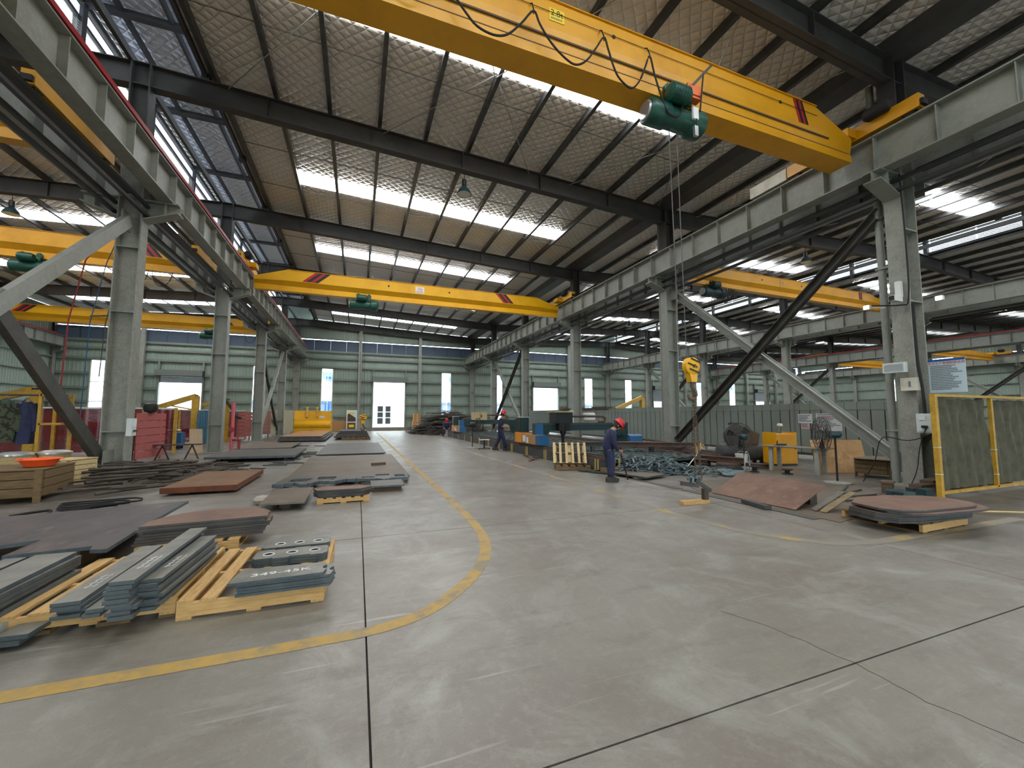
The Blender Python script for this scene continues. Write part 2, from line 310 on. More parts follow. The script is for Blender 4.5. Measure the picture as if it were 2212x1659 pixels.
# ---- roof: one ceiling object for each slope
DS = [1.6, 3.07]+[3.07+1.41*k for k in range(1, 9)]+[15.74]
def ceiling_slope(ridge, sgn, nm, last):
    c = thing('ceiling', nm, 'ceiling', kind='structure')
    def Z(d): return zr(ridge+sgn*d)
    e0, e1 = 1.32, abs(last-ridge)
    p = [(ridge+sgn*e0, YN, Z(e0)+.21), (ridge+sgn*e0, YF, Z(e0)+.21), (ridge+sgn*e1, YF, Z(e1)+.21), (ridge+sgn*e1, YN, Z(e1)+.21)]
    if sgn > 0: p = p[::-1]
    MB().add(p, [(0, 1, 2, 3)]).build('insulation_sheet', 'foil', c)
    pm = MB().box(-.055, .055, YN, YF, 0, .2).mesh('purlin', 'purlin')
    for d in DS: link('purlin', pm, c, (ridge+sgn*d, 0, Z(d)))
    # sag rods between the purlins
    for i in range(-1, 5):
        for t in (2.5, 5.0):
            y = FY[0]+7.5*i+t
            MB().tube([(ridge+sgn*1.6, y, Z(1.6)+.06), (ridge+sgn*15.7, y, Z(15.7)+.06)], .012, 4).build('sag_rod', 'steel_dark', c)
    # translucent roof panels
    ang = math.atan((Z(14)-Z(3))/11*sgn)
    sm = MB().box(-.655, .655, -.47, .47, 0, .012).mesh('skylight_panel', 'skylight')
    for i in range(-2, 5):
        y = FY[0]+7.5*i+{0: 3.74, 1: 4.3, 2: 3.95}.get(i, 4.0)
        for k in range(8):
            d = 3.07+1.41*(k+.5); o = link('skylight_panel', sm, c, (ridge+sgn*d, y, Z(d)+.19)); o.rotation_euler = (0, -ang, 0)
    return c
ceil = [ceiling_slope(-5.5, -1, 'quilted foil ceiling sloping down over the left bay', -22.9),
        ceiling_slope(-5.5, 1, 'quilted foil ceiling sloping down over the main bay', 11.6),
        ceiling_slope(29.0, -1, 'quilted foil ceiling over the bay behind the partition', 11.6),
        ceiling_slope(29.0, 1, 'quilted foil ceiling over the far right bay', 46.6)]
c5 = thing('ceiling', 'quilted foil ceiling over the outermost right bay', 'ceiling', kind='structure')
MB().add([(46.6, YN, 10.14), (64, YN, 10.8), (64, YF, 10.8), (46.6, YF, 10.14)], [(3, 2, 1, 0)]).build('insulation_sheet', 'foil', c5)
for k in range(1, 11):
    x = 46.6+1.6*k; B(x-.035, x+.035, YN, YF, zr(x), zr(x)+.2).build('purlin', 'purlin', c5)
sm5 = MB().box(-.74, .74, -.47, .47, 0, .012).mesh('skylight_panel', 'skylight')
for i in range(0, 5):
    for k in range(2, 9):
        x = 46.6+1.6*(k+.5); o = link('skylight_panel', sm5, c5, (x, FY[0]+7.5*i+4.0, zr(x)+.19)); o.rotation_euler = (0, -math.atan(.0385), 0)
# crossed wind rods in the near roof bay
rods = [((.5, FY[1]), (3.1, 9.4)), ((5.5, FY[1]), (3.1, 9.4)), ((7.1, FY[1]), (9.3, 9.4)), ((-3.6, FY[1]-.1), (-1.1, 9.4)), ((-1.1, 9.4), (-3.0, FY[0])), ((3.1, 9.4), (.8, FY[0])), ((3.1, 9.4), (5.6, FY[0])), ((9.3, 9.4), (7.2, FY[0])), ((9.3, 9.4), (11.2, FY[0])), ((9.3, 9.4), (11.2, FY[1]))]
for a, b in rods:
    MB().tube([(a[0], a[1], zr(a[0])-.06), (b[0], b[1], zr(b[0])+.02)], .014, 5).build('wind_rod', 'galvanised', ceil[1])
for a, b in [((13.2, FY[1]), (16.0, 9.4)), ((16.0, 9.4), (13.4, FY[0])), ((16, 9.4), (19, FY[1])), ((19, FY[1]), (22, 9.4)), ((22, 9.4), (19, FY[0])), ((22, 9.4), (25, FY[1]))]:
    MB().tube([(a[0], a[1], zr(a[0])-.06), (b[0], b[1], zr(b[0])+.02)], .014, 5).build('wind_rod', 'galvanised', ceil[2])
# ---- valley gutters
for k, x in enumerate((11.6, 46.6)):
    g = MB().ext([(x-.5, zr(x-.5)+.2), (x-.32, zr(x)-.02), (x+.32, zr(x)-.02), (x+.5, zr(x+.5)+.2), (x+.5, zr(x+.5)+.22), (x-.5, zr(x-.5)+.22)], YN, YF, 'xz').build('trim_%d' % (k+1), 'steel_dark')
    tag(g, ['dark steel valley gutter above the right column row', 'dark steel valley gutter above the far right column row'][k], 'gutter', kind='structure')
# ---- ridge monitors
def monitor(xr, nm, shut=False):
    m = thing('ceiling', nm, 'ceiling', kind='structure')
    zb = zr(xr-1.3)+.2; zt = 12.1
    for s in (-1, 1):
        x = xr+s*1.35
        n = int((YF-YN)/1.875)
        for k in range(n):
            y0 = YN+k*1.875; y1 = y0+1.875
            lp = MB()
            for j in range(15 if shut else 9):
                z = zb+.05+j*.075; lp.beam((x-s*.02, y0+.03, z+.02), (x-s*.02, y1-.03, z+.02), .006, .066, (s*.6, 0, 1))
            lp.build('louver_panel', 'louver', m)
        if not shut: B(x-.02, x+.02, YN, YF, zb+.7, zb+.98).build('fascia', 'vent_panel', m)
        B(x-.05, x+.05, YN, YF, zb+.64, zb+.7).build('rail', 'steel_dark', m)
        B(x-.05, x+.05, YN, YF, zb-.1, zb+.02).build('rail', 'steel_dark', m)
        B(x-.08, x+.08, YN, YF, zt-.16, zt).build('rail', 'steel_dark', m)
        B(x-.02, x+.02, YN, YF, zb+1.0, zb+1.03).build('rail', 'steel_dark', m)
        for k in range(-4, 11):
            y = FY[0]+3.75*k
            if YN < y < YF: B(x-.1, x+.1, y-.09, y+.09, zb-.2, zt).build('post', 'steel_dark', m)
    MB().add([(xr-1.9, YN, zt+.02), (xr, YN, zt+.14), (xr, YF, zt+.14), (xr-1.9, YF, zt+.02)], [(3, 2, 1, 0)]).build('roof_sheet', 'foil_cool', m)
    MB().add([(xr+1.9, YN, zt+.02), (xr, YN, zt+.14), (xr, YF, zt+.14), (xr+1.9, YF, zt+.02)], [(0, 1, 2, 3)]).build('roof_sheet', 'foil_cool', m)
    for x in (-.55, .55): B(xr+x-.04, xr+x+.04, YN, YF, zt-.12, zt+.06).build('purlin', 'steel_dark', m)
    for k in range(-4, 11):
        y = FY[0]+3.75*k
        if YN < y < YF: B(xr-1.35, xr+1.35, y-.08, y+.08, zt-.16, zt).build('cross_beam', 'steel_dark', m)
    B(xr-.26, xr-.16, YN, YF, zb-.2, zb).build('ridge_purlin', 'steel_dark', m)
    return m
monitor(-5.5, 'raised ridge vent with blue louvres above the left column row')
monitor(29.0, 'raised ridge vent with blue louvres over the bay behind the partition', True)
# ---- cladding
def corr(mb, a0, a1, z0, z1f, at, axis, s):
    """ribbed sheet from a0 to a1 along an axis at the plane `at`, ribs proud towards s"""
    n = max(1, round((a1-a0)/.25)); st = (a1-a0)/n; pts = []
    for k in range(n):
        a = a0+k*st
        pts += [(a, 0), (a+st*.62, 0), (a+st*.7, .028), (a+st*.92, .028)]
    pts.append((a1, 0)); vs_ = []
    for top in (0, 1):
        for a, d in pts:
            z = z1f(a) if top else z0
            vs_.append((a, at+s*d, z) if axis == 'x' else (at+s*d, a, z))
    k = len(pts); mb.add(vs_, [(i, i+1, k+i+1, k+i) for i in range(k-1)])
WINS = [(-20.55, -19.55), (-9.1, -8.05), (-3.38, -2.33), (8.28, 9.33), (14.2, 15.2), (25.8, 26.95), (31.7, 32.75), (43.45, 44.6), (49.5, 50.65), (61, 62)]
DOORS = [(-15.9, -12.85, 0, 4.35), (1.42, 4.48, 0, 4.86), (18.9, 22.1, 0, 4.75), (36.0, 39.0, 0, 3.4), (54.4, 57.3, 0, 3.6)]
LZ0, LZ1 = 7.72, 8.92
wf = thing('wall_far', 'pale green ribbed far gable wall with windows and roller doors', 'wall', kind='structure')
ops = sorted([(a, b, .95, 6.12) for a, b in WINS]+[(a, b, 0, 4.95) for a, b, _, _ in DOORS])
mbw = MB(); x = -22.9
for a, b, z0, z1 in ops:
    corr(mbw, x, a, 0, lambda t: LZ0, YF, 'x', -1)
    corr(mbw, a, b, z1, lambda t: LZ0, YF, 'x', -1)
    if z0 > 0: corr(mbw, a, b, 0, lambda t, z=z0: z, YF, 'x', -1)
    x = b
corr(mbw, x, 64, 0, lambda t: LZ0, YF, 'x', -1); mbw.build('cladding_lower', 'cladding', wf)
for xa, xb in zip(XW, XW[1:]):
    m_ = MB(); corr(m_, xa, xb, LZ1, lambda t: zr(t)+.2, YF, 'x', -1); m_.build('cladding_upper', 'cladding', wf)
for m_ in (-5.5, 29.0):
    B(m_-1.4, m_+1.4, YF-.02, YF, zr(m_)+.1, 12.2).build('monitor_gable', 'cladding', wf)
def louver_panel_mesh(L_):
    q = MB().box(0, L_, -.03, .0, 0, .05).box(0, .05, -.03, 0, 0, 1.12).box(L_-.03, L_, -.03, 0, 0, 1.12).box(0, L_, -.03, 0, 1.07, 1.12)
    q.mi = 1
    for j in range(12): q.beam((.04, -.01, .08+j*.087), (L_-.02, -.01, .08+j*.087), .006, .13, (0, .4, 1))
    return q.mesh('louver_panel', ['louver_trim', 'louver'])
lpm = louver_panel_mesh(1.436)
x = -22.8
while x < 62.5:
    link('louver_panel', lpm, wf, (x, YF-.02, LZ0)); x += 1.44
B(-22.9, 64, YF-.02, YF+.05, LZ1, LZ1+.06).build('louver_head', 'louver_trim', wf)
gm = lambda x0, x1, z: MB().box(x0, x1, YF-.2, YF-.03, z-.012, z+.012).box(x0, x1, YF-.2, YF-.19, z-.07, z).box(x0, x1, YF-.06, YF-.05, z-.012, z+.14)
for z in (1.42, 2.65, 3.77, 4.97, 6.2, 7.06, 7.7):
    blocks = [(a, b) for a, b, z0, z1 in ops if z0-.05 < z < z1-.05]; x = -22.7
    for a, b in blocks+[(63.9, 64)]:
        if a-.05 > x: gm(x, a-.05, z).build('girt', 'girt', wf)
        x = b+.05
for k, x in enumerate([-17.1, -11.3, .1, 5.95, 17.5, 23.5, 35.1, 41.3, 52.6, 58.6]):
    B(x-.15, x+.15, YF-.5, YF-.22, 0, zr(x)-.55).build('wind_post', 'steel_grey', wf)
B(-22.9, 64, YF-.1, YF-.03, 0, .35).build('plinth', 'concrete', wf)
wn = ['leftmost tall window in the far wall', 'tall window in the far wall just left of the left column row', 'tall window in the far wall behind the yellow bucket', 'tall window in the far wall above the dark scrap heap', 'tall window in the far wall behind the seated worker side bracing', 'tall window right of the second roller door', 'tall window beyond the partition beside the small jib', 'tall window left of the hanging hook', 'tall window right of the hanging hook', 'rightmost tall window in the far wall']
for k, (a, b) in enumerate(WINS):
    t = thing('window_%d' % (k+1), wn[k], 'window', (a, YF, .95), kind='structure')
    q = MB(); W_ = b-a
    for z0, z1 in ((0, .06), (1.7, 1.75), (3.3, 3.35), (5.1, 5.17)): q.box(0, W_, -.06, .02, z0, z1)
    q.box(0, .06, -.06, .02, 0, 5.17).box(W_-.06, W_, -.06, .02, 0, 5.17); q.build('window_frame', 'white_paint', t)
    for z0, z1 in ((.06, 1.7), (1.75, 3.3), (3.35, 5.1)): B(.06, W_-.06, -.02, -.014, z0, z1).build('pane', 'glass_pane', t)
dn = ['roller door behind the red screens, half raised', 'open roller door at the end of the main aisle', 'roller door behind the cutting machines, raised', 'roller door half lowered behind the right column', 'roller door half lowered near the far right bay']
for k, (a, b, z0, zs) in enumerate(DOORS):
    t = thing('door_%d' % (k+1), dn[k], 'door', (a, YF, 0), kind='structure'); W_ = b-a
    MB().box(-.15, W_+.15, -.75, -.2, 4.9, 5.4).build('shutter_housing', 'louver_trim', t)
    for j in range(6): B(-.12, W_+.12, -.77, -.75, 4.92+j*.08, 4.98+j*.08).build('housing_slat', 'girt', t)
    B(-.12, 0, -.3, 0, 0, 6.2).build('jamb', 'girt', t); B(W_, W_+.12, -.3, 0, 0, 6.2).build('jamb', 'girt', t)
    zz = zs
    while zz < 4.9:
        B(0, W_, -.16, -.13, zz, zz+.1).build('shutter_slat', 'louver_trim', t); zz += .105
# side walls and near wall
def side_wall(nm, x, s, lab, louv, wins=()):
    t = thing(nm, lab, 'wall', kind='structure'); q = MB()
    if wins:
        y = YN
        for a, b, z0, z1 in wins:
            corr(q, y, a, 0, lambda v: LZ0-.6, x, 'y', s); corr(q, a, b, 0, lambda v, z=z0: z, x, 'y', s); corr(q, a, b, z1, lambda v: LZ0-.6, x, 'y', s); y = b
        corr(q, y, YF, 0, lambda v: LZ0-.6, x, 'y', s)
    else: corr(q, YN, YF, 0, lambda v: (LZ0-.6 if louv else zr(x)+.2), x, 'y', s)
    q.build('cladding_lower', 'cladding', t)
    if louv:
        q = MB(); corr(q, YN, YF, 8.3, lambda v: zr(x)+.2, x, 'y', s); q.build('cladding_upper', 'cladding', t)
        y = YN+.1
        while y < YF-1.5:
            o = link('louver_panel', lpm, t, (x, y, LZ0-.6)); o.rotation_euler = (0, 0, R_(90)); y += 1.44
    for z in (1.42, 2.65, 3.77, 4.97, 6.2, 7.06):
        ys = [YN]+[v for a, b, z0, z1 in wins if z0 < z < z1 for v in (a-.1, b+.1)]+[YF-.2]
        for a, b in zip(ys[::2], ys[1::2]): B(min(x+s*.05, x+s*.2), max(x+s*.05, x+s*.2), a, b, z-.04, z+.04).build('girt', 'girt', t)
    return t
side_wall('wall_left', -22.9, 1, 'pale green ribbed left side wall', False)
side_wall('wall_right', 64, -1, 'pale green ribbed right side wall with high louvres', True, [(30.9, 31.9, 2.0, 6.2)])
tw = thing('window_11', 'tall bright window in the right side wall beyond the crossed braces', 'window', (64, 30.9, 2.0), kind='structure')
MB().box(-.02, .06, 0, .06, 0, 4.2).box(-.02, .06, .94, 1, 0, 4.2).box(-.02, .06, 0, 1, 0, .06).box(-.02, .06, 0, 1, 4.14, 4.2).box(-.02, .06, 0, 1, 2.0, 2.05).build('window_frame', 'white_paint', tw)
B(.0, .006, .06, .94, .06, 4.14).build('pane', 'glass_pane', tw)
nw = thing('wall_near', 'pale green ribbed near gable wall behind the camera', 'wall', kind='structure')
q = MB(); x = -22.9
for a, b in ((-16.5, -11.5), (.5, 5.6), (18, 23), (35, 40), (52, 57)):
    corr(q, x, a, 0, lambda t: zr(t)+.2, YN, 'x', 1); corr(q, a, b, 5.2, lambda t: zr(t)+.2, YN, 'x', 1); x = b
corr(q, x, 64, 0, lambda t: zr(t)+.2, YN, 'x', 1); q.build('cladding', 'cladding', nw)
# ---- columns
def hsec(d, b, tf=.03, tw=.03):      # d along X, b along Y
    return [(-d, -b), (-d+tf, -b), (-d+tf, -tw/2), (d-tf, -tw/2), (d-tf, -b), (d, -b), (d, b), (d-tf, b), (d-tf, tw/2), (-d+tf, tw/2), (-d+tf, b), (-d, b)]
CD, CB = .25, .175
colm = MB().ext(hsec(CD, CB), 0, 7.9).mesh('shaft', 'steel_grey'); colm_old = MB().ext(hsec(CD, CB), 0, 7.9).mesh('shaft', 'steel_old')
upm = {}
ribm = MB().box(-CD+.03, CD-.03, -CB, -.015, -.012, .012).box(-CD+.03, CD-.03, .015, CB, -.012, .012).mesh('stiffener', 'steel_grey')
basem = MB().box(-.42, .42, -.34, .34, 0, .035).mesh('base_plate', 'steel_old')
def bracket_mesh(s):
    q = MB(); a, b = s*CD, s*.98
    q.ext([(a, 6.52), (b, 6.8), (b, 7.0), (a, 7.0)], -.015, .015, 'xz')
    q.ext([(a, 6.5), (b, 6.78), (b, 6.81), (a, 6.53)], -.17, .17, 'xz')
    q.ext([(a, 7.0), (b, 7.0), (b, 7.03), (a, 7.03)], -.17, .17, 'xz')
    q.box(min(s*.69, s*.71), max(s*.69, s*.71), -.17, .17, 6.7, 7.0)
    return q.mesh('crane_bracket', 'steel_grey')
brm = {1: bracket_mesh(1), -1: bracket_mesh(-1)}
for ri, x in enumerate(XW):
    for i in range(6):
        if ri == 0 and i < 3: continue
        if ri >= 3 and i < 1: continue
        t = thing('column', f'grey steel column at the {ROWN[ri]}, {ORD[5-i]} from the far wall', 'column', (x, FY[i], 0), group=f'steel columns at the {ROWN[ri]}', kind='structure')
        link('shaft', colm_old if (i <= 0 and ri == 2) or (ri == 1 and i == 1) else colm, t); link('base_plate', basem, t)
        h = round(zr(x), 3)
        if h not in upm: upm[h] = MB().ext(hsec(CD-.04, CB), 7.9, h).mesh('upper_shaft', 'steel_dark')  # same paint as the lower shaft, its backlit shade put into a darker grey
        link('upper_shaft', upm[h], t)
        for z in ((1.15, 4.1, 5.75, 7.05) if ri < 3 else (4.1, 7.05)): link('stiffener', ribm, t, (0, 0, z))
        if ri < 5: link('crane_bracket', brm[1], t)
        if ri > 0: link('crane_bracket', brm[-1], t)
# ---- rafters
for bi, (xa, xb) in enumerate(zip(XW, XW[1:])):
    bn = ['left bay', 'main bay', 'bay behind the partition', 'far right bay', 'outermost right bay'][bi]
    for i in range(6):
        y = FY[i]; za, zb_ = zr(xa), zr(xb); q = MB(); dp = .62
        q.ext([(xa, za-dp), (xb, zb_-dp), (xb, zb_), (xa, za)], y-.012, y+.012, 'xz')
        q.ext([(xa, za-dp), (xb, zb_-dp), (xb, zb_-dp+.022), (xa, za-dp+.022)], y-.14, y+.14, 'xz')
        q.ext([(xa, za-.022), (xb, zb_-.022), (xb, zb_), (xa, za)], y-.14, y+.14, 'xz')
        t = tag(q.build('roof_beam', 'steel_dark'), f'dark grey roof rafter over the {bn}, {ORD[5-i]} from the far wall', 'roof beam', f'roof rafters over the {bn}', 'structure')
        if i < 5:
            for k in range(1, 6):
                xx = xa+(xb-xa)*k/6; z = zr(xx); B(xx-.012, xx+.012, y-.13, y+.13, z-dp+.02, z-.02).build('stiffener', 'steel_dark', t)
            for k in (2, 4):
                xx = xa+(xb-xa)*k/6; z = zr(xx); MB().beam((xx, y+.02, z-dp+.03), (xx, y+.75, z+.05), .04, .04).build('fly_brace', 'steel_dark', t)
# ---- crane runway beams
st_m = MB().box(-.15, -.01, -.01, .01, 7.08, 7.84).box(.01, .15, -.01, .01, 7.08, 7.84).mesh('stiffener', 'steel_grey')
RUN = [(-22.2, 'left wall'), (-6.25, 'left bay side of the left column row'), (-4.8, 'main bay side of the left column row'), (10.9, 'main bay side of the right column row'), (12.3, 'far side of the right column row'), (28.3, 'near side of the second right column row'), (29.7, 'far side of the second right column row'), (45.9, 'near side of the third right column row'), (47.3, 'far side of the third right column row'), (63.3, 'right wall')]
for x, nm in RUN:
    y0 = 1.5 if -7 < x < 13 else (20 if x < -20 else 8)
    t = thing('crane_runway_beam', f'grey steel crane runway beam on the {nm}', 'crane beam', (x, 0, 0), group='crane runway beams', kind='structure')
    ys = [y0]+[f for f in FY if f > y0+.5]+[YF-.3]
    for a, b in zip(ys, ys[1:]):
        MB().ext([(-.17, 7.04), (.17, 7.04), (.17, 7.07), (.01, 7.07), (.01, 7.85), (.17, 7.85), (.17, 7.88), (-.17, 7.88), (-.17, 7.85), (-.01, 7.85), (-.01, 7.07), (-.17, 7.07)], a+.01, b-.01, 'xz').build('girder', 'steel_grey', t)
    y = FY[0]-7.5+1.07
    while y < YF-.6:
        if y > y0: link('stiffener', st_m, t, (0, y, 0))
        y += 1.0714
    B(-.035, .035, y0, YF-.3, 7.88, 7.97).build('rail', 'brace_dark', t)
    if x in (-4.8, 45.9, -22.2): B(.12 if x < 0 else -.2, .2 if x < 0 else -.12, y0, YF-1.2, 7.9, 8.0).build('conductor_bar', 'red_bar', t)
    if -7 < x < 13:   # bus bars slung under the beam
        s = -.4 if x in (-4.8, 12.3) else .4
        for k, dz in enumerate((6.62, 6.86)):
            B(s-.04, s+.04, y0, YF-.6, dz, dz+.07).build('bus_bar', 'steel_dark', t)
# walkway plates between the twin beams
for x in (-5.52, 11.6):
    w_ = MB()
    for f0, f1 in zip([1.5]+FY, FY+[42.5]): w_.box(x-.14, x+.14, f0+.4, f1-.4, 7.02, 7.05)
    tag(w_.build('trim_%d' % (3 if x < 0 else 4), 'steel_dark'), 'dark plates between the twin runway beams at the %s column row' % ('left' if x < 0 else 'right'), 'plate', kind='structure')
# ---- crossed bracing between columns
def brace(x, i, nm):
    t = thing('cross_brace', nm, 'brace', (x, 0, 0), kind='structure', group='crossed braces between columns')
    ya, yb = FY[i]+.35, FY[i+1]-.35
    for k, (z0, z1, mt) in enumerate(((6.35, .55, 'brace_dark'), (.55, 6.35, 'steel_grey'))):
        dx = .1 if k else -.1
        q = MB().beam((dx, ya, z0), (dx, yb, z1), .03, .28).beam((dx-.07, ya, z0+.13), (dx-.07, yb, z1+.13), .14, .02).beam((dx-.07, ya, z0-.13), (dx-.07, yb, z1-.13), .14, .02)
        q.build('diagonal', mt, t)
    B(-.06, .06, (ya+yb)/2-.14, (ya+yb)/2+.14, 3.3, 3.6).build('gusset', 'steel_grey', t)
    for y_, z_ in ((FY[i]+.3, 6.35), (FY[i+1]-.3, 6.35), (FY[i]+.3, .5), (FY[i+1]-.3, .5)): B(-.02, .02, y_-.2, y_+.2, z_-.22, z_+.22).build('gusset', 'steel_grey', t)
brace(-5.5, 0, 'crossed steel bracing in front of the nearest left column')
brace(-5.5, 3, 'crossed steel bracing deep in the left column row')
brace(11.6, 0, 'crossed steel bracing behind the work bench between the two near right columns')
brace(11.6, 3, 'crossed steel bracing in the right column row behind the walking worker')
brace(29.0, 3, 'crossed steel bracing seen behind the yellow hook block'); brace(46.6, 3, 'crossed steel bracing seen over the partition far right'); brace(46.6, 1, 'crossed bracing right of the safety poster')
# ---- partition
pt = thing('partition', 'grey ribbed steel partition about head height behind the benches', 'partition', (15.3, 0, 0), kind='structure')
y = 6.2
pm_ = MB().box(-.035, .035, .018, .354, .22, 1.74).mesh('panel', 'partition')
while y < 36: link('panel', pm_, pt, (0, y, 0)); y += .372
B(-.012, .012, 6.2, 36, .2, 1.76).build('backing', 'brace_dark', pt)
y = 6.2
pc = MB().box(-.035, .035, .006, .366, 1.76, 2.0).mesh('cap_panel', 'partition')
while y < 36: link('cap_panel', pc, pt, (0, y, 0)); y += .372
B(-.05, .05, 6.2, 36, 1.735, 1.765).build('rail', 'girt', pt); B(-.06, .06, 6.2, 36, .14, .22).build('bottom_rail', 'brace_dark', pt)
for k in range(8): B(-.04, .04, 6.25+k*4.2, 6.33+k*4.2, 0, 2.0).build('post', 'girt', pt)
# ---- outside
g = B(-60, 110, YF+.2, 120, -.15, -.03).build('ground_outside', 'asphalt'); tag(g, 'pale yard outside the far doors', 'ground', kind='structure')
g = B(-60, 110, -60, YN-.2, -.15, -.03).build('ground_outside', 'asphalt'); tag(g, 'pale yard behind the near gable', 'ground', kind='structure')
bd = thing('building', 'white factory building seen through the far doors and windows', 'building', (0, 56, 0))
B(-50, 100, 0, 12, 0, 9.5).build('wall', 'facade', bd)
for a, b in WINS:
    x = (a+b)/2*56/43.15
    w_ = B(x-.55, x+.75, -.06, 0, 5.8, 7.0).build('window', 'glass_blue', bd); B(x+.05, x+.13, -.09, -.06, 5.8, 7.0).build('mullion', 'white_paint', w_)
    w_ = B(x-.7, x+.9, -.06, 0, 2.1, 3.3).build('window', 'glass_blue', bd); B(x+.05, x+.13, -.09, -.06, 2.1, 3.3).build('mullion', 'white_paint', w_)
B(-50, 100, -.5, 0, 3.6, 3.9).build('canopy', 'white_paint', bd)
for a, b in ((2.42, 3.1), (3.42, 4.05)):
    w_ = B(a, b, -.1, -.0, .45, 2.75).build('window', 'glass_dark', bd)
    for z in (1.2, 1.95): B(a, b, -.13, -.1, z, z+.08).build('mullion', 'white_paint', w_)
    B(a-.08, a, -.12, 0, .3, 2.85).build('window_frame', 'white_paint', bd)
# ================================================================== CRANES
def crane(name, label, x0, x1, y, zb, h, paint, taper=1.6, wtop=.27, stripes=(), boxy=False, group='overhead travelling cranes'):
    """single girder crane; local origin at the girder's underside at x0"""
    t = thing(name, label, 'crane', (x0, y, zb), group=group); L_ = x1-x0
    def sec(x, hh):
        k = .47*h if hh > .6*h else .40*h
        if boxy: return [(x, -.24, .0), (x, -.24, .05), (x, -.24, .05), (x, -.24, .17*h), (x, -.21, .2*h), (x, -wtop, k*1.1), (x, -wtop, hh), (x, wtop, hh), (x, wtop, k*1.1), (x, .21, .2*h), (x, .24, .17*h), (x, .24, 0)]
        return [(x, -.14, .0), (x, -.14, .055), (x, -.1, .06), (x, -.1, .26*h), (x, -wtop, k), (x, -wtop, hh), (x, wtop, hh), (x, wtop, k), (x, .1, .26*h), (x, .1, .06), (x, .14, .055), (x, .14, 0)]
    he = .56*h
    MB().loft([sec(.3, he), sec(taper, h), sec(L_-taper, h), sec(L_-.3, he)]).build('girder', paint, t)
    MB().box(taper, L_-taper, -wtop-.03, wtop+.03, h, h+.015).build('top_plate', paint, t)
    for s, x in ((-1, -.02), (1, L_+.02)):
        zt = 7.97-zb
        e = MB().box(x-.11, x+.11, -1.4, 1.4, zt+.06, zt+.36).build('end_truck', paint, t)
        for yy in (-1.2, 1.2): MB().lathe([(.16, -.06), (.16, .06)], 16, (x, yy, zt+.15), 'x').build('wheel', 'black', e, True)
        MB().lathe([(.1, 0), (.14, .05), (.14, .42), (.09, .48)], 12, (x-s*.2, -.95, zt+.42), 'y').build('drive_motor', 'dark_rubber', e, True)
        for yy in (-1.46, 1.4): B(x-.09, x+.09, yy, yy+.06, zt+.1, zt+.22).build('buffer', 'dark_rubber', e)
        B(min(x, x-s*.4), max(x, x-s*.4), -.25, .25, zt+.1, zt+.3).build('end_joint', paint, e)
    for xs, w_, sl in stripes:
        z0, z1 = .5*h, h-.01
        for j in range(4):
            a = xs+j*w_/4; b = a+w_/4
            MB().ext([(a, z0), (b, z0), (b+sl, z1), (a+sl, z1)], -wtop-.006, -wtop, 'xz').build('warning_stripe', 'red_stripe' if j % 2 == 0 else 'black', t)
    return t
F90 = (R_(90), 0, 0)
def plate_sign(t, x, z, w_, hh, y, paint, s_, size, ink, s2=None, ink2=None):
    p = B(x-w_/2, x+w_/2, y-.012, y, z-hh/2, z+hh/2).build('capacity_sign', paint, t)
    text(s_, size, ink, p, (x, y-.014, z+(.03 if s2 else 0)), F90)
    if s2:
        for k in range(7): B(x-w_*.38+k*w_*.11, x-w_*.38+k*w_*.11+w_*.07, y-.015, y-.012, z-hh*.36, z-hh*.22).build('small_print', ink2, p)
# near crane, 2.8 t
c1 = crane('overhead_crane', 'nearest yellow overhead crane marked 2.8t with black looped cable', -4.8, 10.9, 5.88, 7.43, 1.02, 'yellow_paint', 1.5, .26, [(13.62, .3, -.17)], True)
plate_sign(c1, 7.72, .77, .28, .22, -.26, 'sign_yellow', '2.8t', .15, 'black', 1, 'ink')
for x in (8.85, 13.05): MB().lathe([(.035, 0), (.035, .012)], 14, (x, -.272, .8), 'y').build('hole', 'black', c1)
MB().tube([(1.6, -.275, .8), (14.2, -.275, .8)], .006, 4).build('guide_wire', 'black', c1)
MB().box(2.0, 14.6, -.262, -.235, .37, .4).build('cable_track', 'wood_dark', c1); B(.4, 15.3, -.246, -.24, .175, .19).build('weld_line', 'wood_dark', c1)
MB().box(14.85, 14.95, -.16, -.13, .1, .3).build('travel_stop', 'yellow_paint', c1)
fest = [(1.19, 7.7), (1.33, 7.54), (1.51, 7.38), (1.77, 7.33), (2.0, 7.42), (2.23, 7.69), (2.44, 7.98), (2.55, 7.79), (2.75, 7.54), (3.0, 7.36), (3.2, 7.31), (3.4, 7.45), (3.58, 7.72), (3.75, 7.99), (3.83, 7.81), (3.94, 7.51), (4.06, 7.33), (4.29, 7.23), (4.47, 7.42), (4.6, 7.72), (4.71, 7.97), (4.8, 7.67), (4.93, 7.31), (5.08, 7.02), (5.3, 6.98), (5.42, 7.2), (5.55, 7.62)]
fest = [(-4.2, 7.98), (-3.6, 7.5), (-3.0, 7.98), (-2.3, 7.4), (-1.6, 7.98), (-.9, 7.35), (-.1, 7.98), (.5, 7.6), (.95, 7.98)]+fest
def smooth(P, n=4):
    P = [Vector(p) for p in P]; Q = []
    for i in range(len(P)-1):
        p0, p1, p2, p3 = P[max(i-1, 0)], P[i], P[i+1], P[min(i+2, len(P)-1)]
        for k in range(n):
            t = k/n; Q.append(.5*((2*p1)+(p2-p0)*t+(2*p0-5*p1+4*p2-p3)*t*t+(3*p1-p0-3*p2+p3)*t**3))
    return Q+[P[-1]]
MB().tube(smooth([(x+4.8, -.4, z-7.43) for x, z in fest]), .017, 6).build('festoon_cable', 'dark_rubber', c1, True)
for x in (2.44, 3.75, 4.71):
    MB().tube([(x+4.8, -.275, .8), (x+4.8, -.34, .74), (x+4.8, -.4, .58), (x+4.8, -.4, .5)], .012, 5).build('cable_hook', 'black', c1)
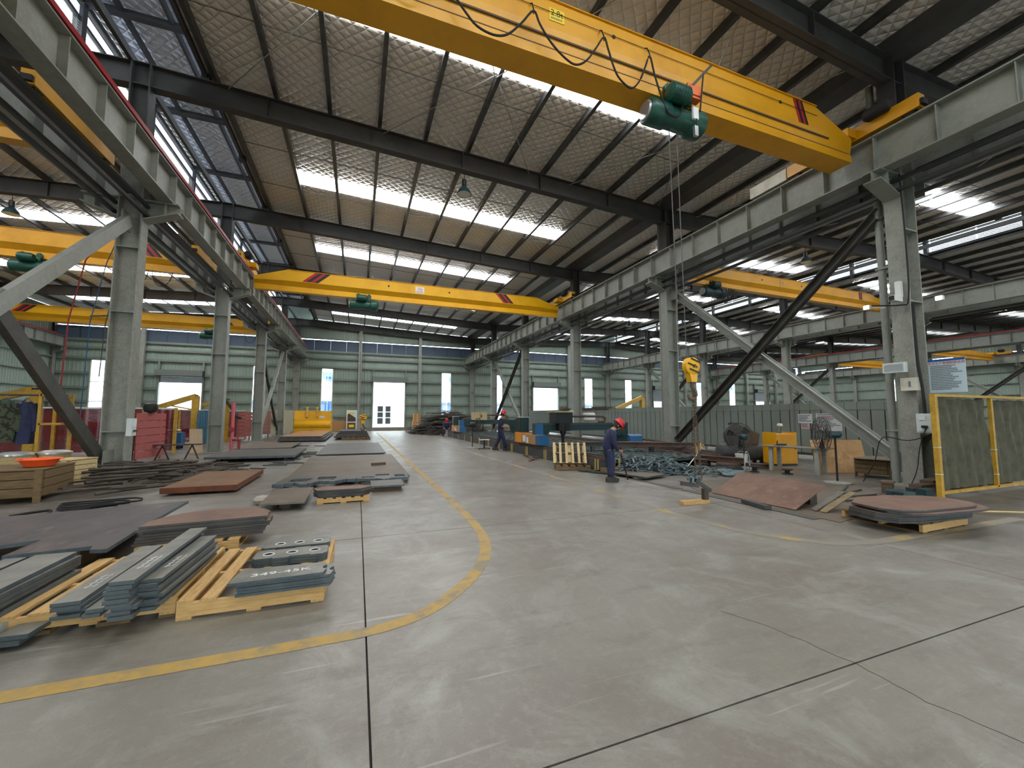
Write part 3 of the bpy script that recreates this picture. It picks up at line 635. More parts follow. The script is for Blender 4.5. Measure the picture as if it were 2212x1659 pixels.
# counterweight box on the far half of its right truck
w_ = B(10.8, 11.02, 7.3, 8.4, 8.0, 8.32).build('end_cover', 'cream_paint'); tag(w_, 'cream steel cover on the right runway beam next to the nearest crane', 'cover')
# 10 t crane
c2 = crane('overhead_crane', 'yellow overhead crane across the main bay with white 10t sign', -4.75, 10.85, 20.6, 7.16, .95, 'yellow_bright', 1.6, .27, [(2.22, .66, .52), (11.95, .6, -.45)])
plate_sign(c2, 7.5, .66, .44, .32, -.27, 'white_paint', '10t', .2, 'ink_red', 1, 'ink_red')
for x in (6.0, 9.0): MB().lathe([(.045, 0), (.045, .012)], 12, (x, -.284, .7), 'y').build('hole', 'black', c2)
for x in (.35, 15.0): B(x-.12, x+.12, -.24, -.2, .36, .44).build('plate', 'black', c2)
# left bay cranes
c3 = crane('overhead_crane', 'yellow overhead crane high in the left bay, nearer of the two', -22.1, -6.3, 20.65, 7.5, 1.05, 'yellow_paint', 1.5, .27, [(13.9, .5, -.4)])
c9 = crane('overhead_crane', 'yellow crane end truck seen between the twin runway beams at top left', -22.1, -6.25, 11.75, 7.5, 1.0, 'yellow_paint', 1.5, .27)
c4 = crane('overhead_crane', 'bright yellow overhead crane in the left bay, farther of the two', -22.1, -6.3, 32.3, 7.15, .9, 'yellow_bright', 1.5, .27, [(3.1, .6, .5), (13.6, .5, -.4)])
# bay behind the partition
c5 = crane('overhead_crane', 'yellow overhead crane in the bay behind the partition', 12.4, 28.2, 13.9, 7.5, .82, 'yellow_paint', 1.7, .25, [(13.1, .28, -.02)])
plate_sign(c5, 7.1, .6, .3, .26, -.25, 'yellow_pale', '10', .16, 'ink_red')
for x in (5.7, 8.5): MB().lathe([(.04, 0), (.04, .012)], 12, (x, -.262, .6), 'y').build('hole', 'black', c5)
c6 = crane('overhead_crane', 'small distant yellow crane beyond the third right column row', 47.4, 63.2, 29.5, 7.2, .8, 'yellow_paint', 3.0, .25, [(4, .4, -.3)])
c7 = crane('overhead_crane', 'most distant yellow crane at the right above the safety poster', 47.4, 63.2, 22.0, 7.4, .8, 'yellow_paint', 3.0, .25)
# ---- hoists
def hoist(label, loc, paint, wheels=True, s=1.0, hookz=None, rx=.12, dark=False):
    t = thing('electric_hoist', label, 'hoist', loc, group='electric wire rope hoists')
    d = MB().lathe([(.19, -.62), (.23, -.58), (.23, -.2), (.2, -.16), (.2, .3), (.25, .34), (.25, .6), (.17, .68)], 20, (0, -.05, -.3), 'x').build('drum', paint, t, True)
    MB().lathe([(.15, -.66), (.17, -.64), (.17, -.62)], 16, (0, -.05, -.3), 'x').build('end_ring', 'silver', d, True)
    m_ = MB().lathe([(.1, -.2), (.16, -.16), (.16, .2), (.12, .26)], 16, (-.12, -.3, -.02), 'x').build('travel_motor', paint, t, True)
    for k in range(6): MB().lathe([(.172, 0), (.172, .012)], 16, (-.24+k*.06, -.3, -.02), 'x', False).build('cooling_fin', paint, m_)
    B(-.3, .3, -.12, .12, -.12, 0).build('trolley_frame', paint, t)
    for x in (-.24, .24):
        for yy in (-.2, .2): MB().lathe([(.1, -.03), (.1, .03)], 14, (x, yy, .1), 'y').build('trolley_wheel', paint, t, True)
        B(x-.04, x+.04, -.24, -.2, -.1, .2).build('trolley_plate', paint, t); B(x-.04, x+.04, .2, .24, -.1, .2).build('trolley_plate', paint, t)
    if hookz is not None:
        for x in (-.1, .08): MB().tube([(x, -.05, -.5), (x*.9+.07, -.05, hookz-loc[2])], .009, 5).build('wire_rope', 'rope_steel', t)
    return t
h1 = hoist('green electric hoist with orange box under the nearest crane', (5.4, 5.75, 7.42), 'hoist_green', hookz=2.62)
q = MB().box(.1, .42, -.34, -.2, -.02, .24).build('control_box', 'orange_paint', h1)
MB().ext([(.13, .03), (.39, .03), (.36, .2), (.16, .2)], -.36, -.34, 'xz').build('box_lid', 'orange_paint', q)
MB().beam((.2, -.35, .2), (.6, -.42, .66), .03, .045).build('cable_arm', 'black', h1)
MB().beam((.42, -.4, .45), (.33, -.38, -.3), .02, .02).build('arm_strut', 'black', h1)
B(.13, .25, -.42, -.38, -.5, -.28).build('tag_plate', 'paper', h1)
MB().tube([(.2, -.42, -.5), (.2, -.42, -.75)], .012, 5).build('pendant_cable', 'dark_rubber', h1)
B(.12, .2, -.45, -.4, -.85, -.66).build('limit_switch', 'silver', h1)
# hook block of the near crane
hb = thing('hook_block', 'yellow pulley block with black stripes and steel hook', 'crane hook', (5.69, 5.75, 2.2))
MB().lathe([(.02, -.075), (.13, -.075), (.165, -.05), (.165, .05), (.13, .075), (.02, .075)], 22, (0, 0, .25), 'y').build('sheave_housing', 'yellow_bright', hb, True)
MB().ext([(-.1, .16), (.1, .16), (.07, -.04), (-.05, -.04)], -.06, .06, 'xz').build('cheek', 'yellow_bright', hb)
MB().lathe([(.03, -.1), (.03, -.076)], 12, (0, 0, .25), 'y').build('axle_nut', 'wood_dark', hb)
for a, (x, z) in enumerate(((.04, .36), (-.03, .27), (.0, .17))):
    MB().beam((x-.11, -.079, z+.03), (x+.1, -.079, z-.04), .004, .03, (0, 0, 1)).build('stripe', 'black', hb)
MB().tube(smooth([(.01, 0, -.03), (.01, 0, -.12), (.07, 0, -.2), (.085, 0, -.29), (.02, 0, -.35), (-.06, 0, -.33), (-.08, 0, -.26)]), [.03, .03, .03, .032]+[.036]*8+[.034]*6+[.03]*4+[.024]*2+[.02], 8).build('hook', 'chain_rust', hb, True)
# lifting chains hanging from it
lc = thing('lifting_chain', 'rusty twin lifting chains hanging from the yellow hook block with clamps', 'chain', (5.7, 5.75, .3))
lk = MB().tube([(.018*math.cos(a), 0, .035*math.sin(a)) for a in [k*math.pi/4 for k in range(8)]], .008, 4, True).mesh('chain_link', 'chain_rust')
for s in (-1, 1):
    for k in range(31):
        o = link('chain_link', lk, lc, (s*.035*(1-k/40)+.02+(.09 if s > 0 else .02)*(1-k/31), 0, k*.052+.12)); o.rotation_euler = (0, 0, (k % 2)*R_(90))
q = MB()
for k in range(9):
    a = random.uniform(0, 6.28); r = random.uniform(.1, .32); z = random.uniform(-.02, .22)
    q.beam((random.uniform(-.1, .1), random.uniform(-.05, .05), .16), (r*math.cos(a), r*math.sin(a)*.5, z-.05), .03, .05)
q.build('lifting_clamps', 'scrap', lc)
MB().beam((.0, 0, .1), (.3, -.05, -.1), .05, .06).build('clamp_arm', 'bed_dark', lc); MB().beam((-.32, 0, .06), (.05, -.02, .0), .05, .07).build('clamp_arm', 'bed_dark', lc)
MB().box(.1, .2, -.1, -.03, -.27, -.05).build('clamp_jaw', 'rod_rust', lc)
hoist('dark green hoist below the 10t crane', (.12, 20.55, 7.14), 'hoist_green', hookz=1.58, rx=.1)
hb2 = copy_tree(hb); hb2.location = (.25, 20.55, 1.2); hb2['label'] = 'small yellow hook block hanging over the far plate stack'
hoist('dark green hoist under the nearer left bay crane', (-11.7, 20.6, 7.48), 'hoist_green')
hoist('dark hoist under the farther left bay crane beside a column', (-9.3, 32.3, 7.12), 'hoist_green')
hoist('dark hoist wrapped in black cable under the crane behind the partition', (15.1, 13.85, 7.48), 'teal_dark', hookz=2.78)
hb3 = copy_tree(hb); hb3.location = (15.1, 13.8, 2.4); hb3['label'] = 'rust brown hook block hanging behind the dark diagonal brace'
for ch in hb3.children:
    if ch.name.startswith(('sheave', 'cheek')): ch.data = ch.data.copy(); ch.data.materials[0] = M['rod_rust']
cb = MB()
for k in range(14):
    x = random.uniform(-.3, .5); cb.tube(smooth([(x, -.35, .05), (x+.05, -.38, -.3-.2*random.random()), (x+.12, -.35, .0)]), .012, 4)
cb.build('cable_bundle', 'black', tag(link('cable_loops', None, None, (15.35, 13.6, 7.2)), 'tangle of black cable loops beside the dark hoist', 'cable'))
for k, (x, y) in enumerate(((-8.9, 20.7), (-8.1, 20.7), (-7.4, 32.4))):
    q = MB().tube(smooth([(0, 0, 0), (.1, 0, -.5), (.35, 0, -.7), (.6, 0, -.45), (.7, 0, 0)]), .015, 5).build('cable_loop', 'dark_rubber', None, True, (x, y-.15, 7.56 if k < 2 else 7.2))
    tag(q, ['hanging black cable loop under the left bay crane, left one', 'hanging black cable loop under the left bay crane, right one', 'hanging cable loop under the far left bay crane'][k], 'cable', 'cable loops under left cranes')
# red and dark hanging ropes in the left bay
for x, y, z0, m_, lb in ((-7.35, 14.3, 1.9, 'red_tube', 'long red rope hanging beside the nearest left column'), (-6.95, 14.4, 1.2, 'blue_drum', 'dark blue cable hanging beside the nearest left column'), (-6.62, 14.4, 2.6, 'brace_dark', 'dark cable hanging closest to the nearest left column')):
    q = MB().tube([(-6.35, y, 7.05), (x+.25, y, 5.8), (x, y, 4.1), (x-.05, y, z0)], .016 if m_ == 'red_tube' else .012, 6).build('hanging_rope', m_); tag(q, lb, 'rope')
q = MB().beam((-6.9, 14.3, 4.25), (-5.6, 12.9, 4.05), .03, .04).build('wall_bracket', 'brace_dark'); tag(q, 'thin dark rod bracket on the nearest left column holding the ropes', 'bracket')
# ---- high bay lamps
def lamp(label, x, y):
    t = thing('high_bay_lamp', label, 'lamp', (x, y, zr(x)-.62), group='high bay lamps')
    MB().tube([(0, 0, 0), (0, 0, -.25)], .012, 5).build('rod', 'black', t)
    MB().lathe([(.06, -.5), (.08, -.48), (.08, -.28), (.03, -.24)], 14).build('ballast', 'black', t, True)
    MB().lathe([(.24, -.78), (.2, -.66), (.12, -.56), (.06, -.5)], 18, cap=False).build('shade', 'teal_dark', t, True)
    MB().lathe([(.22, -.775), (.0, -.74)], 18, cap=False).build('diffuser', 'white_plastic', t)
lamp('dark bell shaped lamp hanging from the main bay rafter', 3.13, FY[1])
lamp('dark bell lamp hanging from the rafter behind the partition', 20.0, FY[1]); lamp('grey bell lamp over the bay behind the cutting machines', 21.0, FY[3]); lamp('pale bell lamp hanging in the left bay', -12.3, FY[2])
# ================================================================== LEFT SIDE
def plate_mesh(name, poly, t, top, edge):
    q = MB().ext(poly, 0, t); q.m = [0, 0]+[1]*len(poly)
    return q.mesh(name, [top, edge])
def plate(name, label, cat, poly, z0, t, top, edge, group=None, loc=(0, 0), rz=0, tilt=None):
    o = link(name, plate_mesh(name, poly, t, top, edge), None, (loc[0], loc[1], z0), rz)
    if tilt: o.rotation_euler = (tilt[0], tilt[1], rz)
    return tag(o, label, cat, group)
def stack(name, lab, cat, poly, z0, n, t, top, edge, group, loc=(0, 0), jit=.012, rj=.01, rz=0):
    me = plate_mesh(name, poly, t*.86, top, edge); out = []
    for k in range(n):
        o = link(name, me, None, (loc[0]+random.uniform(-jit, jit), loc[1]+random.uniform(-jit, jit), z0+k*t), rz+random.uniform(-rj, rj))
        pos = 'topmost' if k == n-1 else ('lowest' if k == 0 else f'{ORD[n-1-k]} from the top')
        out.append(tag(o, f'{lab}, {pos}', cat, group))
    return out
def rect(x0, x1, y0, y1): return [(x0, y0), (x1, y0), (x1, y1), (x0, y1)]
def pallet(label, loc, w_, d, rz=0, n=6, h=.13, mx='wood_x', my='wood', skip=(), group='wooden pallets', slat=1.45):
    t = thing('wooden_pallet', label, 'pallet', loc, rz, group)
    for y in (0, d/2-.02, d-.04): B(0, w_, y, y+.04, .02, h-.02).build('stringer', mx, t)
    sw = w_/(n*slat)
    for k in range(n):
        if k in skip: continue
        x = k*(w_-sw)/(n-1); B(x, x+sw, 0, d, h-.02, h).build('deck_board', my, t)
    for x in (0, w_/2-.05, w_-.1): B(x, x+.1, 0, d, 0, .02).build('bottom_board', my, t)
    return t
# pallets with cut parts near the yellow line
pallet('pale pallet nearest the curved yellow line holding cut plates with holes', (-1.24, 3.88, 0), 1.02, 1.3, R_(-.8), 7, .14, skip=(2, 4))
pallet('pale pallet under the long flat bars at bottom left', (-2.3, 3.96, .03), 1.03, 1.25, 0, 6, .13)
for k, x in enumerate((-2.2, -1.75, -1.38)):
    tag(B(x, x+.2, 3.98, 4.1, 0, .03).build('wood_block', 'wood_old'), f'flat wood block under the pallet of bars, {ORD[k]} from the left', 'wood block', 'blocks under the bar pallet')
pallet('pale pallet under the half round plates', (-2.2, 5.62, 0), .95, 1.0, R_(2), 6, .12)
# the five cut plates with a notched end
def arc(cx, cy, r, a0, a1, n=8): return [(cx+r*math.cos(R_(a0+(a1-a0)*k/n)), cy+r*math.sin(R_(a0+(a1-a0)*k/n))) for k in range(n+1)]
pp = [(-.87, 3.8), (-.2, 3.8)]+arc(-.16, 3.93, .05, 250, 110)+[(-.2, 4.06), (-.83, 4.1), (-.85, 3.96)]
st = stack('cut_plate', 'notched rectangular steel plate stacked on the near pallet', 'steel plate', pp, .14, 5, .024, 'bar_top', 'steel_edge', 'notched plates on the near pallet', jit=.006)
tx = text('349-45K', .085, 'chalk', st[-1], (-.52, 3.93, .0212), (0, 0, R_(2)), 'chalk_writing', .0006, 1.5)
def wavy(y0, y1, wave):
    n = 18; lo_ = [(-.88+.64*k/n, y0+(wave*math.sin(k/n*4*math.pi) if 0 < k < n else 0)) for k in range(n+1)]
    hi_ = [(-.24-.64*k/n, y1+(wave*math.sin(k/n*4*math.pi) if 0 < k < n else 0)) for k in range(n+1)]
    return lo_+hi_
def holed(name, label, y0, y1, z0, t, wave, hx, hr, top='bar_top'):
    """plate with three real holes, bridged polygon built by grid subtraction"""
    q = MB(); n = 60; m_ = 14; cells = []
    X0, X1 = -.88, -.24
    def inside(x, y):
        ph = (x-X0)/(X1-X0)*4*math.pi; w_ = wave*math.sin(ph)
        if not (y0+w_ <= y <= y1+w_): return False
        ex = min(x-X0, X1-x); ey = min(y-y0-w_, y1+w_-y)
        if ex < .06 and ey < .06 and (.06-ex)**2+(.06-ey)**2 > .06**2: return False
        return all((x-a)**2+(y-(y0+y1)/2)**2 > hr*hr for a in hx)
    dx = (X1-X0)/n; dy = (y1-y0+2*wave)/m_; g = {}
    for i in range(n):
        for j in range(m_):
            if inside(X0+(i+.5)*dx, y0-wave+(j+.5)*dy): g[i, j] = 1
    def V(i, j, z): return (X0+i*dx, y0-wave+j*dy, z)
    for (i, j) in g:
        q.mi = 0; q.add([V(i, j, t), V(i+1, j, t), V(i+1, j+1, t), V(i, j+1, t)], [(0, 1, 2, 3)])
        q.mi = 1
        for di, dj, a, b in ((0, -1, (0, 0), (1, 0)), (1, 0, (1, 0), (1, 1)), (0, 1, (1, 1), (0, 1)), (-1, 0, (0, 1), (0, 0))):
            if (i+di, j+dj) not in g:
                q.add([V(i+a[0], j+a[1], 0), V(i+b[0], j+b[1], 0), V(i+b[0], j+b[1], t), V(i+a[0], j+a[1], t)], [(0, 1, 2, 3)])
    o = q.build(name, [top, 'steel_edge'], None, False, (0, 0, z0)); tag(o, label, 'steel plate', 'holed plates on the near pallet')
    for a in hx:
        MB().tube([(a+(hr+.012)*math.cos(k*.5236), (y0+y1)/2+(hr+.012)*math.sin(k*.5236)*.9, t+.001) for k in range(12)], .004, 4, True).build('chalk_ring', 'chalk', o)
    return o
for k in range(3): holed('lug_plate', 'wavy edged steel plate with three holes, ' + ['lowest of three', 'middle of three', 'top of three'][k], 4.46, 4.72, .14+k*.026, .024, .012, (-.76, -.56, -.36), .036)
for k in range(2): holed('lug_plate', 'straight edged steel plate with three holes at the back of the pallet, ' + ['under the other', 'upper one'][k], 4.86, 5.1, .14+k*.03, .027, 0, (-.72, -.54, -.36), .034)
# stacks of long flat bars
def bars(lab, x, y0, w_, l_, z0, n, t, rz, group):
    s_ = stack('flat_bar', lab, 'steel bar', [(-w_/2, 0), (w_/2, 0), (w_/2, l_), (-w_/2, l_)], z0, n, t, 'bar_top', 'steel_edge', group, (x, y0), .022, .016, rz)
    tp = s_[-1]; q = MB(); xx = -.03
    for k in range(4):
        z = t*.86+.001; yy = .25+k*.07
        q.tube([(-.02, yy, z), (.0, yy+.05, z), (.025, yy+.01, z), (.03, yy+.06, z)], .003, 4)
    q.build('chalk_writing', 'chalk', tp)
    return s_
bars('grey flat bar in the right stack of the bar pallet', -1.36, 3.73, .13, 1.12, .16, 8, .027, R_(-2), 'flat bars, right stack')
bars('grey flat bar in the tallest stack of the bar pallet', -1.47, 3.62, .14, 1.4, .16, 9, .03, R_(0), 'flat bars, middle stack')
bars('grey flat bar in the low left stack of the bar pallet', -1.82, 3.78, .16, 1.3, .16, 4, .03, R_(0), 'flat bars, low stack')
bars('short grey flat bar squeezed between the stacks of the bar pallet', -1.66, 3.76, .1, .5, .16, 2, .03, R_(0), 'flat bars, squeezed pair')
bars('flat bar lying low at the bottom left corner of the picture', -2.1, 3.76, .17, 1.35, .04, 2, .035, R_(-3), 'flat bars, corner pair')
# three stacks on a steel beam at the left edge
q = thing('support_beam', 'old steel beam on short feet under the left edge bar stacks', 'beam', (-2.27, 3.3, 0))
B(-.06, .06, 0, 1.62, .06, .13).build('rail', 'steel_old', q)
for y in (.3, .8, 1.3): B(-.04, .04, y, y+.08, 0, .06).build('foot', 'bed_dark', q)
q = thing('support_beam', 'old steel beam under the outer left edge bar stacks', 'beam', (-2.75, 3.3, 0))
B(-.06, .06, 0, 1.62, .06, .13).build('rail', 'steel_old', q)
for y in (.3, .8, 1.3): B(-.04, .04, y, y+.08, 0, .06).build('foot', 'bed_dark', q)
for k, x in enumerate((-2.33, -2.49, -2.66)):
    bars('long flat bar in the %s stack at the left edge' % ['inner', 'middle', 'outer'][k], x, 3.2, .14, 1.62-.02*k, .13, 7, .032, R_(0), 'flat bars, %s left edge stack' % ['inner', 'middle', 'outer'][k])
# half round plates
hp = [(-2.2, 5.72), (-.98, 5.82), (-1.0, 5.95)]+[(-1.58+.62*math.cos(R_(a)), 5.9+.55*math.sin(R_(a))) for a in range(20, 161, 14)]+[(-2.2, 5.95)]
stack('half_round_plate', 'half round rusty steel plate stacked beside the bar pallet', 'steel plate', hp, .12, 7, .03, 'plate_redbrown', 'bed_dark', 'half round plates', jit=.012, rj=.008)
# large plates raised on blocks
bp = [(-5.2, 5.35), (-3.3, 5.62), (-3.02, 5.76), (-3.0, 5.22), (-2.4, 5.3), (-2.36, 5.17), (-2.22, 5.14), (-2.3, 6.15), (-2.34, 7.55), (-4.2, 7.2), (-5.4, 7.0)]
plate('large_plate', 'huge violet grey steel plate with notched edge at left', 'steel plate', bp, .23, .035, 'plate_violet', 'steel_edge', 'large plates on the floor')
for k, (x, y) in enumerate(((-4.6, 5.8), (-4.4, 6.8), (-2.9, 6.9), (-2.75, 5.9))):
    tag(B(x-.12, x+.12, y-.3, y+.3, 0, .23).build('support_block', 'wood_old'), f'wood block under the huge violet grey plate, {ORD[k]} clockwise', 'wood block', 'blocks under the violet plate')
def big(label, x0, x1, y0, y1, z, t, top, edge, sk=0, blocks=True, notch=None):
    poly = [(x0, y0), (x1, y0+sk), (x1, y1+sk), (x0, y1)]
    o = plate('large_plate', label, 'steel plate', poly, z, t, top, edge, 'large plates on the floor')
    if blocks and z > .03:
        for k, (x, y) in enumerate(((x0+.35, y0+.35), (x1-.35, y0+.4), (x0+.35, y1-.4), (x1-.35, y1-.3))):
            tag(B(x-.06, x+.06, y-.15, y+.15, 0, z).build('support_block', 'wood_dark'), f'small block under the {label.split(" plate")[0]} plate, {ORD[k]} corner', 'block', 'blocks under plates')
    return o
big('thick rusty orange plate left of centre', -3.48, -2.23, 9.72, 12.2, .05, .11, 'plate_rust', 'plate_edge_rust')
plate('small_plate', 'small dark plate lying behind the thick rusty orange plate', 'steel plate', rect(-4.05, -3.3, 11.9, 12.6), .0, .05, 'plate_brown', 'bed_dark')
big('dark rectangular plate in front of the skeleton cut plate', -1.43, -.77, 7.6, 9.05, .11, .03, 'plate_brown', 'bar_top', -.05)
big('very wide brown steel plate along the aisle', -1.5, 1.24, 10.4, 16.25, .05, .04, 'plate_brown', 'steel_edge', -.1, False)
big('wide grey steel plate farther along the aisle', -1.4, 1.08, 16.75, 23.1, .06, .04, 'plate_dark', 'bed_dark', 0, False)
big('thick dark plate raised near the blue panel', -4.6, -1.95, 15.9, 19.2, .12, .07, 'plate_dark', 'steel_edge', -.2)
big('second brown plate behind the raised dark plate', -4.85, -2.75, 20.3, 24.2, .08, .05, 'plate_brown', 'bed_dark', .1)
for k in range(3): big(['dark lower rusty plate in front of the yellow bucket', 'dark middle rusty plate in front of the yellow bucket', 'orange rusty top plate in front of the yellow bucket'][k], -4.25+.05*k, -1.75-.1*k, 26.7+.1*k, 36, .05+k*.09, .09, ['plate_dark', 'plate_dark', 'plate_orange'][k], 'bed_dark', -.2, k == 0)
for k in range(4): big(['orange plate at the bottom of the far pallet stack', 'brown plate second from the bottom of the far pallet stack', 'dark plate third in the far pallet stack', 'grey top plate of the far pallet stack'][k], -1.35+.1*k, .75-.05*k, 28.0+.1*k, 32.4, .14+k*.1, .1, ['plate_orange', 'plate_brown', 'plate_dark', 'plate_dark'][k], 'bed_dark', .1, False)
pallet('low pallet under the far plate stack by the aisle', (-.9, 27.6, 0), 1.7, 1.6, 0, 6, .14, 'wood_old', 'wood_old')
# skeleton scrap plates left from cutting
def skeleton(label, pts, holes, z):
    q = MB(); t = .03
    xs = [p[0] for p in pts]; ys = [p[1] for p in pts]; n, m_ = 46, 16; x0, x1, y0, y1 = min(xs), max(xs), min(ys), max(ys); g = {}
    def pip(x, y, P):
        c = False
        for i in range(len(P)):
            (xa, ya), (xb, yb) = P[i], P[i-1]
            if (ya > y) != (yb > y) and x < (xb-xa)*(y-ya)/(yb-ya)+xa: c = not c
        return c
    for i in range(n):
        for j in range(m_):
            x, y = x0+(i+.5)*(x1-x0)/n, y0+(j+.5)*(y1-y0)/m_
            if pip(x, y, pts) and not any(pip(x, y, h) for h in holes): g[i, j] = 1
    V = lambda i, j, zz: (x0+i*(x1-x0)/n, y0+j*(y1-y0)/m_, zz)
    for (i, j) in g:
        q.mi = 0; q.add([V(i, j, t), V(i+1, j, t), V(i+1, j+1, t), V(i, j+1, t)], [(0, 1, 2, 3)]); q.mi = 1
        for di, dj, a, b in ((0, -1, (0, 0), (1, 0)), (1, 0, (1, 0), (1, 1)), (0, 1, (1, 1), (0, 1)), (-1, 0, (0, 1), (0, 0))):
            if (i+di, j+dj) not in g: q.add([V(i+a[0], j+a[1], -.04), V(i+b[0], j+b[1], -.04), V(i+b[0], j+b[1], t), V(i+a[0], j+a[1], t)], [(0, 1, 2, 3)])
    tag(q.build('skeleton_plate', ['plate_dark', 'steel_edge'], None, False, (0, 0, z)), label, 'scrap plate', 'cut out skeleton plates')
skeleton('cut out skeleton plate with two openings, left of the pair', [(-1.6, 9.6), (-1.2, 9.75), (-1.05, 9.5), (-.9, 9.55), (-.75, 9.85), (-.45, 9.7), (-.2, 9.95), (0, 9.9), (0, 10.5), (-1.5, 10.6)], [[(-1.35, 9.9), (-.98, 9.9), (-.9, 10.3), (-1.3, 10.3)], [(-.82, 10.1), (-.45, 10.0), (-.4, 10.45), (-.8, 10.45)]], .1)
skeleton('cut out skeleton plate with three openings, right of the pair', [(.0, 9.95), (.5, 9.75), (.6, 9.6), (.8, 9.8), (1.15, 9.8), (1.2, 10.5), (.1, 10.6)], [[(.12, 10.05), (.42, 9.98), (.42, 10.12), (.12, 10.2)], [(.45, 10.2), (.75, 10.2), (.75, 10.45), (.45, 10.45)], [(.85, 9.95), (1.1, 9.98), (1.1, 10.3), (.85, 10.3)]], .1)
# offcut pallet in front of it
pallet('small pale pallet under irregular red brown offcuts', (-.62, 7.93, 0), .86, .62, R_(1), 6, .1)
for k in range(5):
    P = [(-.66+.05*random.random(), 7.98), (.1, 7.96), (.3, 8.1+.05*random.random()), (.1, 8.38), (-.1, 8.3), (-.5, 8.42), (-.7, 8.2)]
    P = [(a+random.uniform(-.05, .05), b+random.uniform(-.03, .03)) for a, b in P]
    plate('offcut_plate', f'irregular red brown offcut plate, {"topmost" if k == 4 else ORD[4-k] + " from the top"}', 'steel plate', P, .1+k*.028, .024, 'plate_redbrown', 'bed_dark', 'irregular offcuts on the small pallet')
plate('offcut_plate', 'dark offcut plate on blocks right of the irregular offcuts', 'steel plate', rect(.3, .95, 8.75, 9.5), .1, .03, 'plate_dark', 'steel_edge')
tag(B(.35, .9, 8.85, 9.4, 0, .1).build('support_block', 'wood_dark'), 'dark block under the offcut right of the irregular offcuts', 'block')
plate('offcut_plate', 'dark red brown offcut lying behind the irregular offcuts', 'steel plate', [(-.6, 8.5), (.1, 8.55), (.05, 8.95), (-.4, 9.0)], .09, .03, 'plate_redbrown', 'bed_dark')
o = B(-.2, .2, -.05, .05, 0, .07).build('timber', 'wood_dark', None, False, (.62, 12.75, .09), R_(20)); tag(o, 'short brown timber lying on the very wide brown plate', 'timber')
rk = MB().lathe([(.0, 0), (.09, .02), (.12, .08), (.08, .14), (0, .16)], 10, cap=False).build('stone', 'rock', None, True, (-1.52, 8.3, 0)); rk.scale = (1.2, 1, 1); tag(rk, 'pale round stone beside the dark rectangular plate', 'stone')
# small flat offcuts scattered between the plates
for k in range(26):
    x, y = random.uniform(-2.6, -1.6), random.uniform(14, 25)
    if k > 17: x, y = random.uniform(-4.2, -2.6), random.uniform(13, 15.4)
    a = random.uniform(.12, .4); o = plate('floor_offcut', f'small dark steel offcut on the floor between the plate rows, {ORD[k % 12]} of its kind' if 0 else 'small dark steel offcut scattered on the floor between the plate rows', 'offcut', [(-a, -.06), (a*.8, -.05), (a, .05), (-a*.7, .06)], .001, .03, 'bed_dark', 'bed_dark', 'small offcuts between the plate rows', (x, y), random.uniform(-.6, .6))
# ---- wooden crates with basin
def crate(label, loc, w_, d, h, rz, mt, n=4, posts=4, mt2=None):
    t = thing('wooden_crate', label, 'crate', loc, rz)
    bh = h/n
    for k in range(n):
        z0, z1 = .12+k*bh, .12+(k+1)*bh-.012
        B(0, w_, -.02, 0, z0, z1).build('board', mt if k % 2 or not mt2 else mt2, t); B(0, w_, d, d+.02, z0, z1).build('board', mt, t)
        B(-.02, 0, 0, d, z0, z1).build('board', mt, t); B(w_, w_+.02, 0, d, z0, z1).build('board', mt2 or mt, t)
    for k in range(posts):
        x = k*(w_-.1)/(posts-1); B(x, x+.1, -.045, -.02, 0, .12+h).build('post', mt, t); B(x, x+.1, d+.02, d+.045, 0, .12+h).build('post', mt, t)
    B(0, w_, 0, d, .1, .12).build('bottom', mt, t); B(-.02, w_+.02, -.04, d+.04, .12+h, .14+h).build('lid', mt, t)
    return t
crate('old brown wooden crate with posts at the left edge', (-7.35, 9.56, 0), 2.15, 1.15, .45, R_(8), 'wood_old', 3, 4)
crate('pale wooden crate behind the brown crate, tight slats', (-5.95, 11.2, 0), .5, .55, .5, R_(-20), 'wood_pale', 5, 2)
bs = thing('basin', 'bright orange plastic basin on the brown crate', 'basin', (-5.55, 10.35, .6))
bs.scale = (.82, .82, .82)
MB().lathe([(.24, 0), (.33, .15), (.37, .15), (.37, .165), (.34, .165), (.25, .02), (0, .02)], 24, cap=False).build('bowl', 'orange_plastic', bs, True)
for a in (0, math.pi): B(math.cos(a)*.36-.05, math.cos(a)*.36+.05, -.04, .04, .15, .168).build('rim_grip', 'orange_plastic', bs)
o = MB().ext([(0, 0), (.5, 0), (.25, .28)], 0, .05, 'xz').build('offcut', 'rod_rust', None, False, (-6.7, 10.1, .6)); tag(o, 'dark triangular offcut on the brown crate', 'offcut')
# metal drums with silver lids
for k, (x, y) in enumerate(((-7.35, 12.9), (-6.85, 13.25))):
    t = thing('metal_drum', ['low drum with silver lid behind the crate, left', 'low drum with silver lid behind the crate, right'][k], 'drum', (x, y, 0), group='drums behind the crate')
    MB().lathe([(.29, 0), (.3, .03), (.28, .3), (.3, .33), (.28, .6), (.29, .62)], 22).build('body', 'wood_pale', t, True)
    MB().lathe([(.31, .62), (.31, .66), (.2, .7), (0, .7)], 22, cap=False).build('lid', 'steel_lid', t, True)
